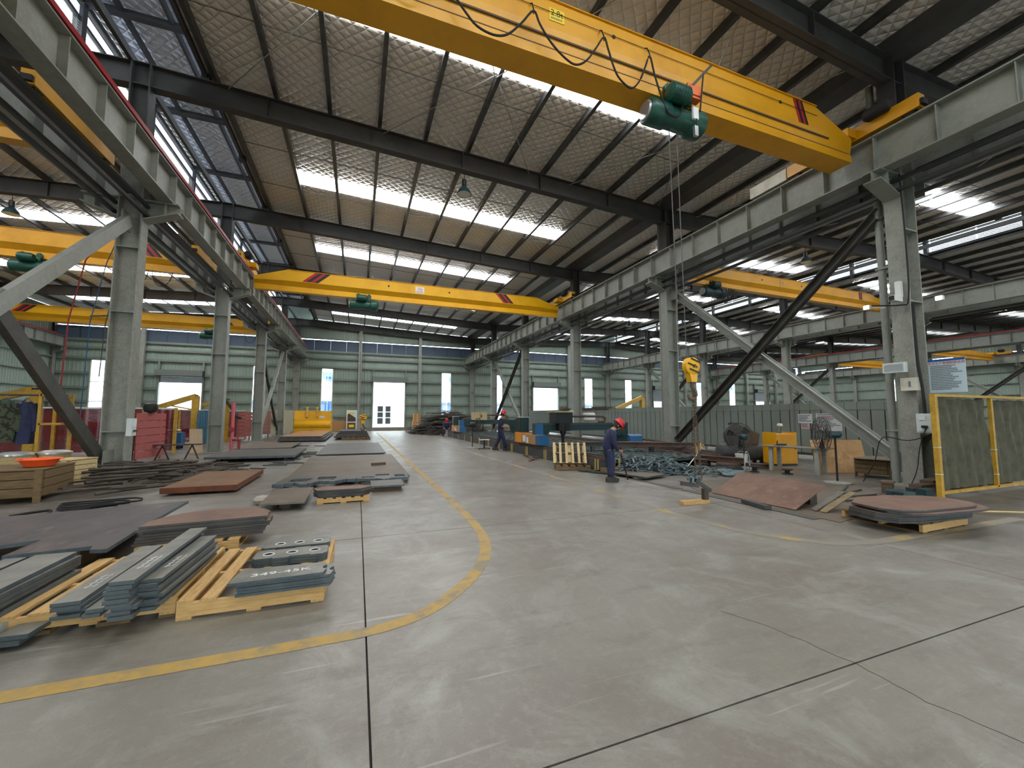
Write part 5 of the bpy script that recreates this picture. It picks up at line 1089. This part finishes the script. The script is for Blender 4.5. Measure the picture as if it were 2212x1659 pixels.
# ---- fans
def fan(label, loc, h, r, rz, tilt, paint='teal_dark', base_r=.26, mt_post='black'):
    t = thing('pedestal_fan', label, 'fan', loc, rz, 'pedestal fans')
    MB().lathe([(base_r, 0), (base_r, .03), (.06, .06)], 22).build('base', 'steel_old', t, True); MB().tube([(0, 0, .04), (0, 0, h-.05)], .022, 8).build('pole', mt_post, t, True)
    MB().lathe([(.05, -.12), (.085, -.08), (.085, .12), (.05, .16)], 14, (0, 0, h), 'x').build('motor', paint, t, True)
    q = MB()
    for rr, dx in ((r, .26), (r*.97, .2), (r*.97, .32), (r*.8, .35), (r*.6, .37), (r*.4, .38), (r*.8, .17), (r*.5, .16)):
        q.tube([(dx, rr*math.cos(a*.3142), h+rr*math.sin(a*.3142)) for a in range(20)], .007, 4, True)
    for k in range(20):
        a = k*.3142; q.tube([(.38, 0, h), (.35, r*.8*math.cos(a), h+r*.8*math.sin(a)), (.26, r*math.cos(a), h+r*math.sin(a)), (.17, r*.8*math.cos(a), h+r*.8*math.sin(a)), (.15, 0, h)], .0045, 3)
    q.build('guard', 'brace_dark', t)
    for k in range(3):
        a = k*2.094+.4; n_ = 5; s0 = [(.24, r*.12*math.cos(a), r*.12*math.sin(a)), (.28, r*.85*math.cos(a-.28), r*.85*math.sin(a-.28)), (.26, r*.9*math.cos(a), r*.9*math.sin(a)), (.22, r*.85*math.cos(a+.28), r*.85*math.sin(a+.28))]
        MB().add([(x, y, h+z) for x, y, z in s0]+[(x+.008, y, h+z) for x, y, z in s0], [(0, 1, 2, 3), (7, 6, 5, 4), (0, 4, 5, 1), (1, 5, 6, 2), (2, 6, 7, 3), (3, 7, 4, 0)]).build('blade', 'dark_rubber', t)
    return t
fan('tall pedestal fan right of the bench, seen edge on', (10.35, 6.2, 0), 1.12, .4, R_(140), 0)
fan('pedestal fan with open blades in front of the compressor', (10.72, 8.9, 0), .92, .42, R_(70), 0)
fan('small standing fan beside the walking worker', (5.15, 18.9, 0), 1.15, .3, R_(-30), 0)
# ---- compressor, bucket, ladder hoop
cp = thing('air_compressor', 'dark belt driven air compressor with blue tank', 'compressor', (11.9, 10.0, 0), R_(-20))
MB().lathe([(.1, -.8), (.26, -.72), (.28, -.5), (.28, .5), (.26, .72), (.1, .8)], 20, (0, 0, .36), 'x').build('tank', 'bed_dark', cp, True); MB().lathe([(.24, .0), (.26, .06), (.1, .12)], 18, (.74, 0, .36), 'x').build('tank_end', 'blue_drum', cp, True)
gq = MB().lathe([(.36, -.06), (.36, .06)], 20, (-.25, -.12, .92), 'y').build('flywheel_guard', 'brace_dark', cp, True); MB().ext([(-.3, .58), (.5, .62), (.55, .95), (-.2, 1.28)], -.16, -.06, 'xz').build('belt_guard', 'wood_dark', cp); MB().lathe([(.14, -.2), (.16, -.15), (.16, .2)], 14, (.35, .05, .85), 'y').build('motor', 'black', cp, True); MB().lathe([(.1, 0), (.12, .05), (.12, .3), (.06, .34)], 12, (-.2, .1, 1.0)).build('cylinder_head', 'dark_rubber', cp, True)
for x in (-.55, .55):
    for y in (-.2, .2): B(x-.05, x+.05, y-.04, y+.04, 0, .22).build('foot', 'black', cp)
wbk = thing('bucket', 'white plastic paint bucket beside the pedestal fan', 'bucket', (11.2, 9.4, 0)); MB().lathe([(.15, 0), (.175, .34), (.185, .34), (.185, .37), (.165, .37), (.14, .02), (0, .02)], 20, cap=False).build('body', 'white_plastic', wbk, True); MB().tube([(.18*math.cos(a), .02, .33+.12*math.sin(a)) for a in [k*.39 for k in range(9)]], .006, 5).build('handle', 'silver', wbk)
o = MB().tube(smooth([(0, 0, 0), (.03, 0, .4), (.12, .02, .52), (.22, .03, .4), (.26, .04, 0)]), .02, 6).build('metal_hoop', 'silver', None, True, (10.35, 8.6, 0)); tag(o, 'bent silver tube hoop standing left of the white bucket', 'tube')
t = thing('wire_spool', 'small dark spool on the floor before the white bucket', 'spool', (10.3, 8.25, 0)); MB().lathe([(.12, 0), (.12, .02), (.06, .03), (.06, .13), (.12, .14), (.12, .16)], 14).build('body', 'dark_rubber', t, True)
t = thing('wire_spool', 'small dark spool on the floor beside the bench legs', 'spool', (10.75, 7.65, 0)); MB().lathe([(.13, 0), (.13, .02), (.06, .03), (.06, .1), (.13, .11), (.13, .13)], 14).build('body', 'dark_rubber', t, True)
# ---- plywood, crate, stool by the right column
plate('leaning_board', 'pale plywood sheet leaning behind the tall pedestal fan', 'board', rect(-.72, .72, -.008, .008), 0, .9, 'plywood', 'plywood', None, (12.42, 7.3), R_(-20), (R_(-12), 0))
cr = crate('old wooden crate with a loose lid by the nearest right column', (12.15, 6.15, 0), .75, .6, .32, R_(12), 'wood_old', 3, 2)
plate('loose_lid', 'loose thin wooden lid on the old crate by the right column', 'board', rect(-.55, .6, -.4, .4), .462, .015, 'plate_brown', 'wood_old', None, (12.5, 6.45), R_(12))
t = thing('stool', 'tiny dark wooden stool by the right column base', 'stool', (10.05, 5.1, 0), R_(20)); B(-.16, .16, -.1, .1, .2, .24).build('seat', 'wood_dark', t)
for x in (-.12, .12): B(x-.025, x+.025, -.08, .08, 0, .2).build('leg', 'wood_dark', t)
for k in range(9): tag(B(-.15, .15, -.07, .07, 0, random.uniform(.05, .16)).build('steel_block', random.choice(['bed_dark', 'teal_dark', 'brace_dark']), None, False, (9.3+.22*(k % 6)+random.uniform(-.05, .05), 4.55+.24*(k//5)+random.uniform(-.04, .04), .0), random.uniform(-.6, .6)), f'dark steel block in the clutter behind the oval plates, {ORD[k]} from the left', 'steel block', 'steel blocks behind the oval plates')
for k in range(4): tag(B(-.5, .5, -.02, .02, .008, .04).build('steel_bar', 'bed_dark', None, False, (8.6+.35*k, 4.75+.3*k, 0), R_(-20+15*k)), f'thin dark bar lying behind the oval plates, {ORD[k]} from the left', 'steel bar', 'thin bars behind the oval plates')
# ---- right column fittings
dp = thing('drain_pipe', 'grey round drain pipe beside the nearest right column', 'pipe', (11.55, 5.68, 0)); MB().tube([(0, 0, .0), (0, 0, 9.6)], .075, 12).build('pipe', 'steel_grey', dp, True)
for z in (1.2, 2.6, 5.0, 7.6): B(-.09, .09, -.2, .09, z, z+.04).build('clamp', 'steel_old', dp)
dp2 = copy_tree(dp); dp2.location = (11.55, 13.18, 0); dp2['label'] = 'grey round drain pipe beside the second right column'
sb = thing('switch_box', 'pale green switch box with plug on the nearest right column', 'electric box', (11.12, 4.72, 1.2)); B(0, .19, 0, .34, 0, .4).build('body', 'box_white', sb); B(-.015, 0, .03, .31, .03, .37).build('door', 'box_white', sb); B(-.025, -.015, .18, .28, .26, .33).build('breaker', 'paper', sb); B(-.06, -.015, .15, .24, .1, .15).build('plug', 'black', sb); B(-.03, -.015, .02, .05, .14, .17).build('light', 'red_stripe', sb)
mb2 = thing('meter_box', 'cream meter box high on the nearest right column', 'electric box', (11.2, 5.02, 2.1)); B(0, .12, 0, .3, 0, .28).build('body', 'cream_paint', mb2); B(-.01, 0, .12, .16, .08, .2).build('slot', 'ink', mb2)
fl2 = thing('flood_light', 'pale rectangular flood light on the nearest right column', 'lamp', (11.05, 5.15, 2.5)); B(0, .1, 0, .4, 0, .22).build('housing', 'box_white', fl2); B(-.012, 0, .03, .37, .03, .19).build('lens', 'glass_pane', fl2); B(.1, .28, .15, .2, .08, .12).build('arm', 'steel_old', fl2)
sc = thing('security_camera', 'white camera bracket on the nearest right column', 'camera', (11.2, 5.25, 4.2)); B(0, .1, -.05, .05, 0, .35).build('bracket', 'white_paint', sc); B(-.25, .05, -.06, .06, -.12, 0).build('housing', 'white_paint', sc); B(-.26, -.25, -.05, .05, -.11, -.01).build('lens', 'black', sc)
for k, (dy, x) in enumerate(((.55, 11.2), (-.5, 11.75))):
    t = thing('work_light', ['lit white work light left of the camera bracket', 'lit white work light right of the camera bracket'][k], 'lamp', (x, 5.29+dy, 4.05)); B(-.04, .04, -.06, .06, 0, .1).build('housing', 'white_paint', t); B(-.05, -.04, -.05, .05, .015, .085).build('lens', 'lamp_glow', t); MB().beam((.05, 0, .05), (.15, -dy*.5, .0), .03, .03).build('arm', 'silver', t)
for k, pts in enumerate(([(11.28, 5.1, 7.0), (11.28, 5.08, 5.0), (11.26, 5.1, 4.1), (11.2, 5.2, 4.0), (11.1, 5.7, 4.1)], [(11.25, 5.03, 4.0), (11.24, 5.02, 3.0), (11.22, 5.0, 2.6), (11.2, 4.95, 2.1), (11.22, 4.95, 1.6)], [(11.1, 4.9, 1.3), (11.05, 5.0, .9), (11.1, 5.1, .4), (11.0, 5.2, .02)], [(11.2, 4.8, 1.2), (11.1, 5.2, 1.02), (11.25, 5.75, 1.05), (11.2, 5.9, .5), (11.1, 6.1, .02)])):
    o = MB().tube(smooth(pts), [.016, .03, .009, .011][k], 6).build('power_cable', 'dark_rubber', None, True); tag(o, ['black cable running up the nearest right column', 'thick black cable bundle beside the meter box', 'thin black cable hanging from the switch box', 'black cable sagging from the switch box to the floor'][k], 'cable', 'cables on the nearest right column')
# ---- posters
def poster(label, x, y0, y1, z0, z1, bgm, rows, title=None, band=None, tcol='ink_red', faces=-1):
    t = thing('poster', label, 'poster', (x, y1, z0)); W_ = y1-y0; H_ = z1-z0
    B(0, .012, -W_, 0, 0, H_).build('board', bgm, t)
    if band: B(-.003, 0, -W_, 0, H_*.93, H_).build('band', band, t)
    rot = (R_(90), 0, R_(-90))
    if title: text(title, H_*.085, tcol, t, (-.004, -W_/2, H_*.87), rot, 'title', .0008, .95)
    z = H_*.78
    for k in range(rows):
        r0 = .05; 
        ln = random.uniform(.55, .92)
        q = MB(); yy = r0
        while yy < ln:
            d = random.uniform(.02, .05); q.box(-.002, 0, -W_*(yy+d), -W_*yy, z, z+H_*.45/rows); yy += d+.008
        o = q.build('text_line', 'ink', t); o['kind'] = 'stuff'
        z -= H_*.74/rows
    return t
poster('white safety rules poster with blue top and red title beside the right column', 11.98, 4.57, 5.17, 2.06, 2.8, 'poster_bg', 15, '安全生产管理制度总则', 'ink_blue')
pz = lambda v: v
t = poster('white notice sheet on the grey partition', 15.26, 9.85, 10.35, 1.28, 1.62, 'paper', 5)
t = poster('small pink notice below the white sheet on the partition', 15.25, 9.95, 10.25, 1.08, 1.27, 'paper_pink', 3)
t = poster('large white instruction poster with red bar on the partition', 15.26, 8.9, 9.72, 1.04, 1.63, 'paper', 9)
B(-.004, -.003, -.72, -.2, .47, .49).build('red_bar', 'ink_red', t); B(-.004, -.003, -.75, -.05, .53, .56).build('heading', 'ink', t); MB().lathe([(.03, 0), (.03, .002)], 12, (-.003, -.08, .12), 'x').build('prohibition_mark', 'ink_red', t)
t = poster('pale blue notice on the third right column', 11.3, 20.1, 20.55, .95, 1.85, 'poster_bg', 7)
# ---- canvas screen
cs = thing('canvas_screen', 'olive canvas welding screen in a yellow frame at the right edge', 'screen', (10.24, 4.4, 0))
B(0, .09, -.04, .04, 0, 1.97).build('frame_post', 'yellow_old', cs); B(2.08, 2.15, -.03, .03, .1, 1.93).build('frame_post', 'yellow_old', cs); B(4.2, 4.28, -.04, .04, 0, 1.97).build('frame_post', 'yellow_old', cs)
B(.09, 4.2, -.03, .03, 1.92, 1.97).build('top_bar', 'yellow_old', cs); B(.09, 4.2, -.03, .03, .08, .13).build('bottom_bar', 'yellow_old', cs)
for z in (.45, .95): B(-.003, .093, -.043, .043, z, z+.012).build('tie', 'white_paint', cs); B(2.07, 2.16, -.035, .035, z-.1, z-.088).build('tie', 'white_paint', cs)
for x0, x1 in ((.12, 2.07), (2.16, 4.2)):
    q = MB(); n, m_ = 40, 16
    q.add([(x0+(x1-x0)*i/n, .045+.022*math.sin(i*.9+j*.25)+.02*math.sin(i*.37-j*.5)*(j/m_)+.012*math.sin(i*2.1+j), .15+1.75*j/m_-.02*abs(math.sin(i*.35))*(j == m_)) for j in range(m_+1) for i in range(n+1)], [(j*(n+1)+i, j*(n+1)+i+1, (j+1)*(n+1)+i+1, (j+1)*(n+1)+i) for j in range(m_) for i in range(n)]); q.build('canvas', 'canvas', cs, True)
br = thing('broom', 'red brown besom broom lying by the canvas screen', 'broom', (9.1, 3.62, .04), R_(-32)); MB().tube([(0, 0, 0), (1.3, 0, .02)], .015, 6).build('handle', 'bamboo', br)
q = MB()
for k in range(40): q.tube([(.05, random.uniform(-.02, .02), 0), (-.45+random.uniform(-.05, .08), random.uniform(-.2, .2), random.uniform(0, .1))], .006, 3)
o = q.build('bristles', 'broom_red', br); o['kind'] = 'stuff'
br2 = thing('broom', 'straw hand broom stuck upright in the steel scrap', 'broom', (8.95, 9.0, .12)); MB().tube([(-.3, 0, 0), (.05, 0, .32)], .014, 6).build('handle', 'white_paint', br2); q = MB()
for k in range(40): q.tube([(.05, 0, .32), (.16+random.uniform(-.14, .14), random.uniform(-.08, .08), .62+random.uniform(-.05, .05))], .005, 3)
o = q.build('bristles', 'broom', br2); o['kind'] = 'stuff'
# logs and blocks under the canvas screen
for k in range(7): tag(B(-.3, .3, -.1, .1, 0, .18+.05*(k % 2)).build('wood_block', 'wood_dark', None, False, (10.75+.5*k, 4.85+.1*(k % 3), 0), R_(10*(k % 3))), f'dark wooden block behind the canvas screen, {ORD[k]} from the left', 'wood block', 'blocks behind the canvas screen')
# ---- stool and jib behind partition
t = thing('stool', 'small white topped stool on castors left of the walking worker', 'stool', (5.5, 18.1, 0)); B(-.22, .22, -.15, .15, .42, .45).build('seat', 'white_plastic', t); B(-.03, .03, -.03, .03, .05, .42).build('post', 'black', t); B(-.25, .25, -.03, .03, .03, .06).build('foot_bar', 'black', t)
for x in (-.25, .25): MB().lathe([(.03, -.02), (.03, .02)], 8, (x, 0, .03), 'y').build('castor', 'black', t)
jib('small yellow jib crane standing behind the partition', (19.6, 24.6, 0), 2.9, -2.3, -.9, 'yellow_pale', .28, 0, False)
for k, (y, w_, mt) in enumerate(((24.5, 2.2, 'plate_rust'), (27.5, 1.6, 'wood_old'), (22.5, 1.8, 'wood_dark'))): tag(B(15.1, 15.5, y, y+w_, 2.0, 2.08+.03*k).build('plank', mt), ['rusty plank lying on top of the partition', 'old wooden plank on top of the partition, farthest', 'dark plank on top of the partition, nearest'][k], 'plank', 'planks on the partition')

t = thing('work_light', 'lit round lamp under the runway beam at the second left column', 'lamp', (-5.3, 19.6, 6.75)); MB().lathe([(.05, 0), (.09, .08), (.09, .1), (.03, .16)], 14).build('housing', 'white_paint', t, True); MB().lathe([(.0, -.012), (.08, 0), (.08, .004)], 14, cap=False).build('lens', 'lamp_glow', t, True); MB().tube([(0, 0, .14), (0, .3, .3), (-.05, .5, .32)], .012, 5).build('arm', 'steel_old', t)
t = thing('filter_housing', 'white round tank on the wall side of the third right column', 'tank', (12.3, 20.1, 1.25)); MB().lathe([(.2, 0), (.36, .05), (.36, .4), (.3, .46)], 18).build('body', 'white_paint', t, True); B(-.5, .0, -.05, .05, .15, .25).build('bracket', 'steel_old', t)
# ================================================================== PEOPLE
def skin_obj(name, P, E_, mt, parent, sub=1, sx=.82):
    keys = list(P); me = bpy.data.meshes.new(name)
    me.from_pydata([(P[k][0]/sx, P[k][1], P[k][2]) for k in keys], [(keys.index(a), keys.index(b)) for a, b in E_], [])
    o = link(name, me, parent); o.scale = (sx, 1, 1); md = o.modifiers.new('Skin', 'SKIN'); md.use_smooth_shade = True
    for i, k in enumerate(keys):
        sv = me.skin_vertices[0].data[i]; r = P[k][3]; sv.radius = (r, r); sv.use_root = i == 0
    s = o.modifiers.new('Sub', 'SUBSURF'); s.levels = sub; s.render_levels = sub
    me.materials.append(M[mt]); return o
def chain(*k): return list(zip(k, k[1:]))
def person(label, loc, rz, J, hats=True, glove=None, extra=None):
    """J: joint name -> position in local space, forward = +X"""
    t = thing('person', label, 'person', loc, rz, 'workers in navy with red helmets')
    g = lambda k: J[k]
    hd = Vector(J['head']); nk = Vector(J['neck']); up = (hd-nk).normalized(); fw = Vector((1, 0, 0)); fw = (fw-up*fw.dot(up)).normalized(); sd = up.cross(fw)
    Bd = {}
    def add(k, p, r): Bd[k] = (*p, r)
    add('pelvis', J['pelvis'], .1); add('waist', J['waist'], .095); add('chest', J['chest'], .12); add('neckb', nk, .055); add('jaw', hd-up*.05+fw*.015, .075); add('skull', hd+up*.03, .092); add('crown', hd+up*.1, .075)
    E_ = chain('pelvis', 'waist', 'chest', 'neckb', 'jaw', 'skull', 'crown')
    for s, n in ((-1, 'r'), (1, 'l')):
        add('sh'+n, J['sh'+n], .06); add('el'+n, J['el'+n], .042); add('wr'+n, J['wr'+n], .028)
        hv = (Vector(J['wr'+n])-Vector(J['el'+n])).normalized(); pm_ = Vector(J['wr'+n])+hv*.07; add('pa'+n, pm_, .034)
        E_ += chain('chest', 'sh'+n, 'el'+n, 'wr'+n, 'pa'+n)
        hip = Vector(J['pelvis'])+Vector((0, s*.09, -.05)); add('hi'+n, hip, .085); add('kn'+n, J['kn'+n], .058); add('an'+n, J['an'+n], .042)
        E_ += chain('pelvis', 'hi'+n, 'kn'+n, 'an'+n)
        sdv = hv.cross(Vector((0, 0, 1))); sdv = sdv.normalized() if sdv.length > .01 else Vector((0, 1, 0)); dn = hv.cross(sdv).normalized()
        if dn.z > 0: dn = -dn
        for f in range(4):
            b = pm_+sdv*((f-1.5)*.02); L_ = (.07, .08, .075, .06)[f]
            add(f'f{n}{f}a', b+hv*.035, .0095); add(f'f{n}{f}b', b+hv*(.035+L_*.5)+dn*.012, .009); add(f'f{n}{f}c', b+hv*(.035+L_*.7)+dn*.04, .008)
            E_ += chain('pa'+n, f'f{n}{f}a', f'f{n}{f}b', f'f{n}{f}c')
        b = Vector(J['wr'+n])+hv*.03+sdv*(-s*.035); add(f't{n}a', b, .011); add(f't{n}b', b+hv*.04+sdv*(-s*.015)+dn*.015, .01); E_ += chain('pa'+n, f't{n}a', f't{n}b')
    body = skin_obj('body', Bd, E_, 'skin', t, 1)
    fc = MB(); c = hd+fw*.088*.82
    fc.ext([(-.012, -.03), (.012, -.03), (.006, .025), (-.006, .025)], 0, .028, 'yz'); o = fc.build('nose', 'skin', t); o.location = c+Vector((-.004, 0, 0)); o.rotation_euler = (0, math.atan2(up.x, up.z), 0)
    for s in (-1, 1):
        MB().lathe([(.0, -.008), (.011, 0), (0, .008)], 8, cap=False).build('eye', 'black', t, True).location = c+sd*(s*.032)+up*.025-fw*.006
        MB().lathe([(.0, -.03), (.02, -.015), (.022, .015), (0, .03)], 8, cap=False).build('ear', 'skin', t, True).location = hd+sd*(s*.092)
    m_ = MB().box(-.004, .004, -.025, .025, -.005, .005).build('mouth', 'red_wood', t); m_.location = c-up*.05-fw*.01
    # clothes
    T = {}
    def tad(k, p, r): T[k] = (*p, r*1.12)
    tad('hem', Vector(J['pelvis'])+Vector((0, 0, -.1)), .165); tad('pelvis', Vector(J['pelvis'])+Vector((0, 0, .02)), .16); tad('waist', J['waist'], .152); tad('chest', J['chest'], .172); tad('collar', nk+(Vector(J['chest'])-nk)*.22, .085)
    TE = chain('hem', 'pelvis', 'waist', 'chest', 'collar')
    for n in 'rl':
        tad('sh'+n, J['sh'+n], .088); tad('el'+n, J['el'+n], .068)
        w_ = Vector(J['wr'+n]); e = Vector(J['el'+n]); tad('cu'+n, e+(w_-e)*(.95 if extra != 'short' else .25), .052 if extra != 'short' else .066); TE += chain('chest', 'sh'+n, 'el'+n, 'cu'+n)
    skin_obj('jacket', T, TE, 'navy', t, 1)
    T = {}; tad('pelvis', J['pelvis'], .158); tad('band', Vector(J['pelvis'])+(Vector(J['waist'])-Vector(J['pelvis']))*.7, .14); TE = [('pelvis', 'band')]
    for s, n in ((-1, 'r'), (1, 'l')):
        hip = Vector(J['pelvis'])+Vector((0, s*.09, -.06)); tad('hi'+n, hip, .118); k_ = Vector(J['kn'+n]); a_ = Vector(J['an'+n]); tad('kn'+n, k_, .1); tad('ca'+n, k_+(a_-k_)*.6, .094); tad('he'+n, k_+(a_-k_)*.97, .09); TE += chain('pelvis', 'hi'+n, 'kn'+n, 'ca'+n, 'he'+n)
    skin_obj('trousers', T, TE, 'navy', t, 1)
    for s, n in ((-1, 'r'), (1, 'l')):
        a_ = Vector(J['an'+n]); z0 = -a_.z+J.get('fz'+n, 0)
        sh = MB().loft([[(x, y*w_, z) for y, z in ((-1, 0), (1, 0), (1, h*.6), (.6, h), (-.6, h), (-1, h*.6))] for x, w_, h in ((-.1, .04, .1), (-.05, .05, .13), (.04, .052, .11), (.12, .055, .07), (.19, .04, .045))]).build('shoe', 'shoe', t, True); sh.location = (a_.x, a_.y, J.get('fz'+n, 0))
    # helmet and hair
    rot = Matrix((fw, sd, up)).transposed().to_4x4()
    hm = MB().lathe([(.128, .0), (.128, .02), (.12, .06), (.1, .1), (.065, .128), (.0, .14)], 20, cap=False); hm.lathe([(.128, 0), (.145, -.012), (.128, .008)], 20, cap=False)
    hm.ext([(.1, -.09), (.2, -.05), (.215, 0), (.2, .05), (.1, .09)], -.012, .0, 'xy'); hm.box(-.1, .11, -.012, .012, .1, .142)
    o = hm.build('helmet', 'helmet_red', t, True); o.matrix_local = Matrix.Translation(hd+up*.055)@rot
    o = MB().lathe([(.085, -.09), (.1, -.05), (.105, .02), (.1, .06)], 16, cap=False).build('hair', 'hair', t, True); o.matrix_local = Matrix.Translation(hd-fw*.02+up*.02)@rot; o.scale = (.9, 1, 1)
    return t
p1 = person('stooping worker in navy overalls and red helmet holding a black pole', (5.62, 8.3, 0), R_(-14), {
    'pelvis': (-.02, 0, .8), 'waist': (-.02, 0, .93), 'chest': (.03, 0, 1.1), 'neck': (.1, 0, 1.22), 'head': (.2, 0, 1.31),
    'shr': (.05, -.19, 1.12), 'elr': (.03, -.24, .87), 'wrr': (.2, -.12, .74), 'shl': (.06, .18, 1.12), 'ell': (.08, .22, .88), 'wrl': (.24, .1, .78),
    'knr': (.02, -.1, .44), 'anr': (-.02, -.1, .09), 'knl': (.04, .1, .44), 'anl': (.08, .11, .09)})
pl = MB().tube([(.28, .0, .8), (.3, 0, .6), (.46, .02, .03)], .018, 6).build('black_pole', 'black', None, False, (5.62, 8.3, .0), R_(-14)); tag(pl, 'black pole held by the stooping worker', 'pole')
p2 = person('walking worker in navy short sleeved uniform and red helmet', (5.98, 17.2, 0), R_(-16), {
    'pelvis': (0, 0, .92), 'waist': (0, 0, 1.07), 'chest': (.02, 0, 1.3), 'neck': (.05, 0, 1.45), 'head': (.1, 0, 1.6),
    'shr': (.0, -.2, 1.36), 'elr': (-.02, -.25, 1.08), 'wrr': (.24, -.16, 1.05), 'shl': (.03, .2, 1.36), 'ell': (.0, .24, 1.09), 'wrl': (.26, .08, 1.06),
    'knr': (.14, -.1, .5), 'anr': (.2, -.1, .09), 'knl': (-.06, .1, .5), 'anl': (-.26, .1, .12), 'fzl': .02}, extra='short')
tag(MB().lathe([(.05, 0), (.07, .06), (.05, .12)], 10).build('work_gloves', 'glove', None, True, (6.26, 17.02, 1.0)), 'yellow and black work gloves in the walking worker hands', 'gloves')
p3 = person('worker in navy and red helmet sitting on a white bucket by the scrap heap', (6.32, 30.55, 0), R_(-98), {
    'pelvis': (-.08, 0, .5), 'waist': (-.06, 0, .63), 'chest': (-.02, 0, .85), 'neck': (.03, 0, 1.0), 'head': (.08, 0, 1.14),
    'shr': (-.02, -.2, .92), 'elr': (.08, -.24, .66), 'wrr': (.28, -.1, .5), 'shl': (-.02, .2, .92), 'ell': (.08, .24, .66), 'wrl': (.28, .1, .5),
    'knr': (.32, -.2, .5), 'anr': (.34, -.24, .09), 'knl': (.32, .2, .5), 'anl': (.3, .26, .09)}, extra='short')
bk2 = thing('bucket', 'white bucket used as a seat by the seated worker', 'bucket', (6.32, 30.62, 0)); MB().lathe([(.15, 0), (.18, .36), (.18, .38), (0, .38)], 18, cap=False).build('body', 'white_plastic', bk2, True); MB().tube([(-.18, 0, .3), (-.1, -.2, .22), (.1, -.2, .22), (.18, 0, .3)], .006, 5).build('handle', 'silver', bk2)
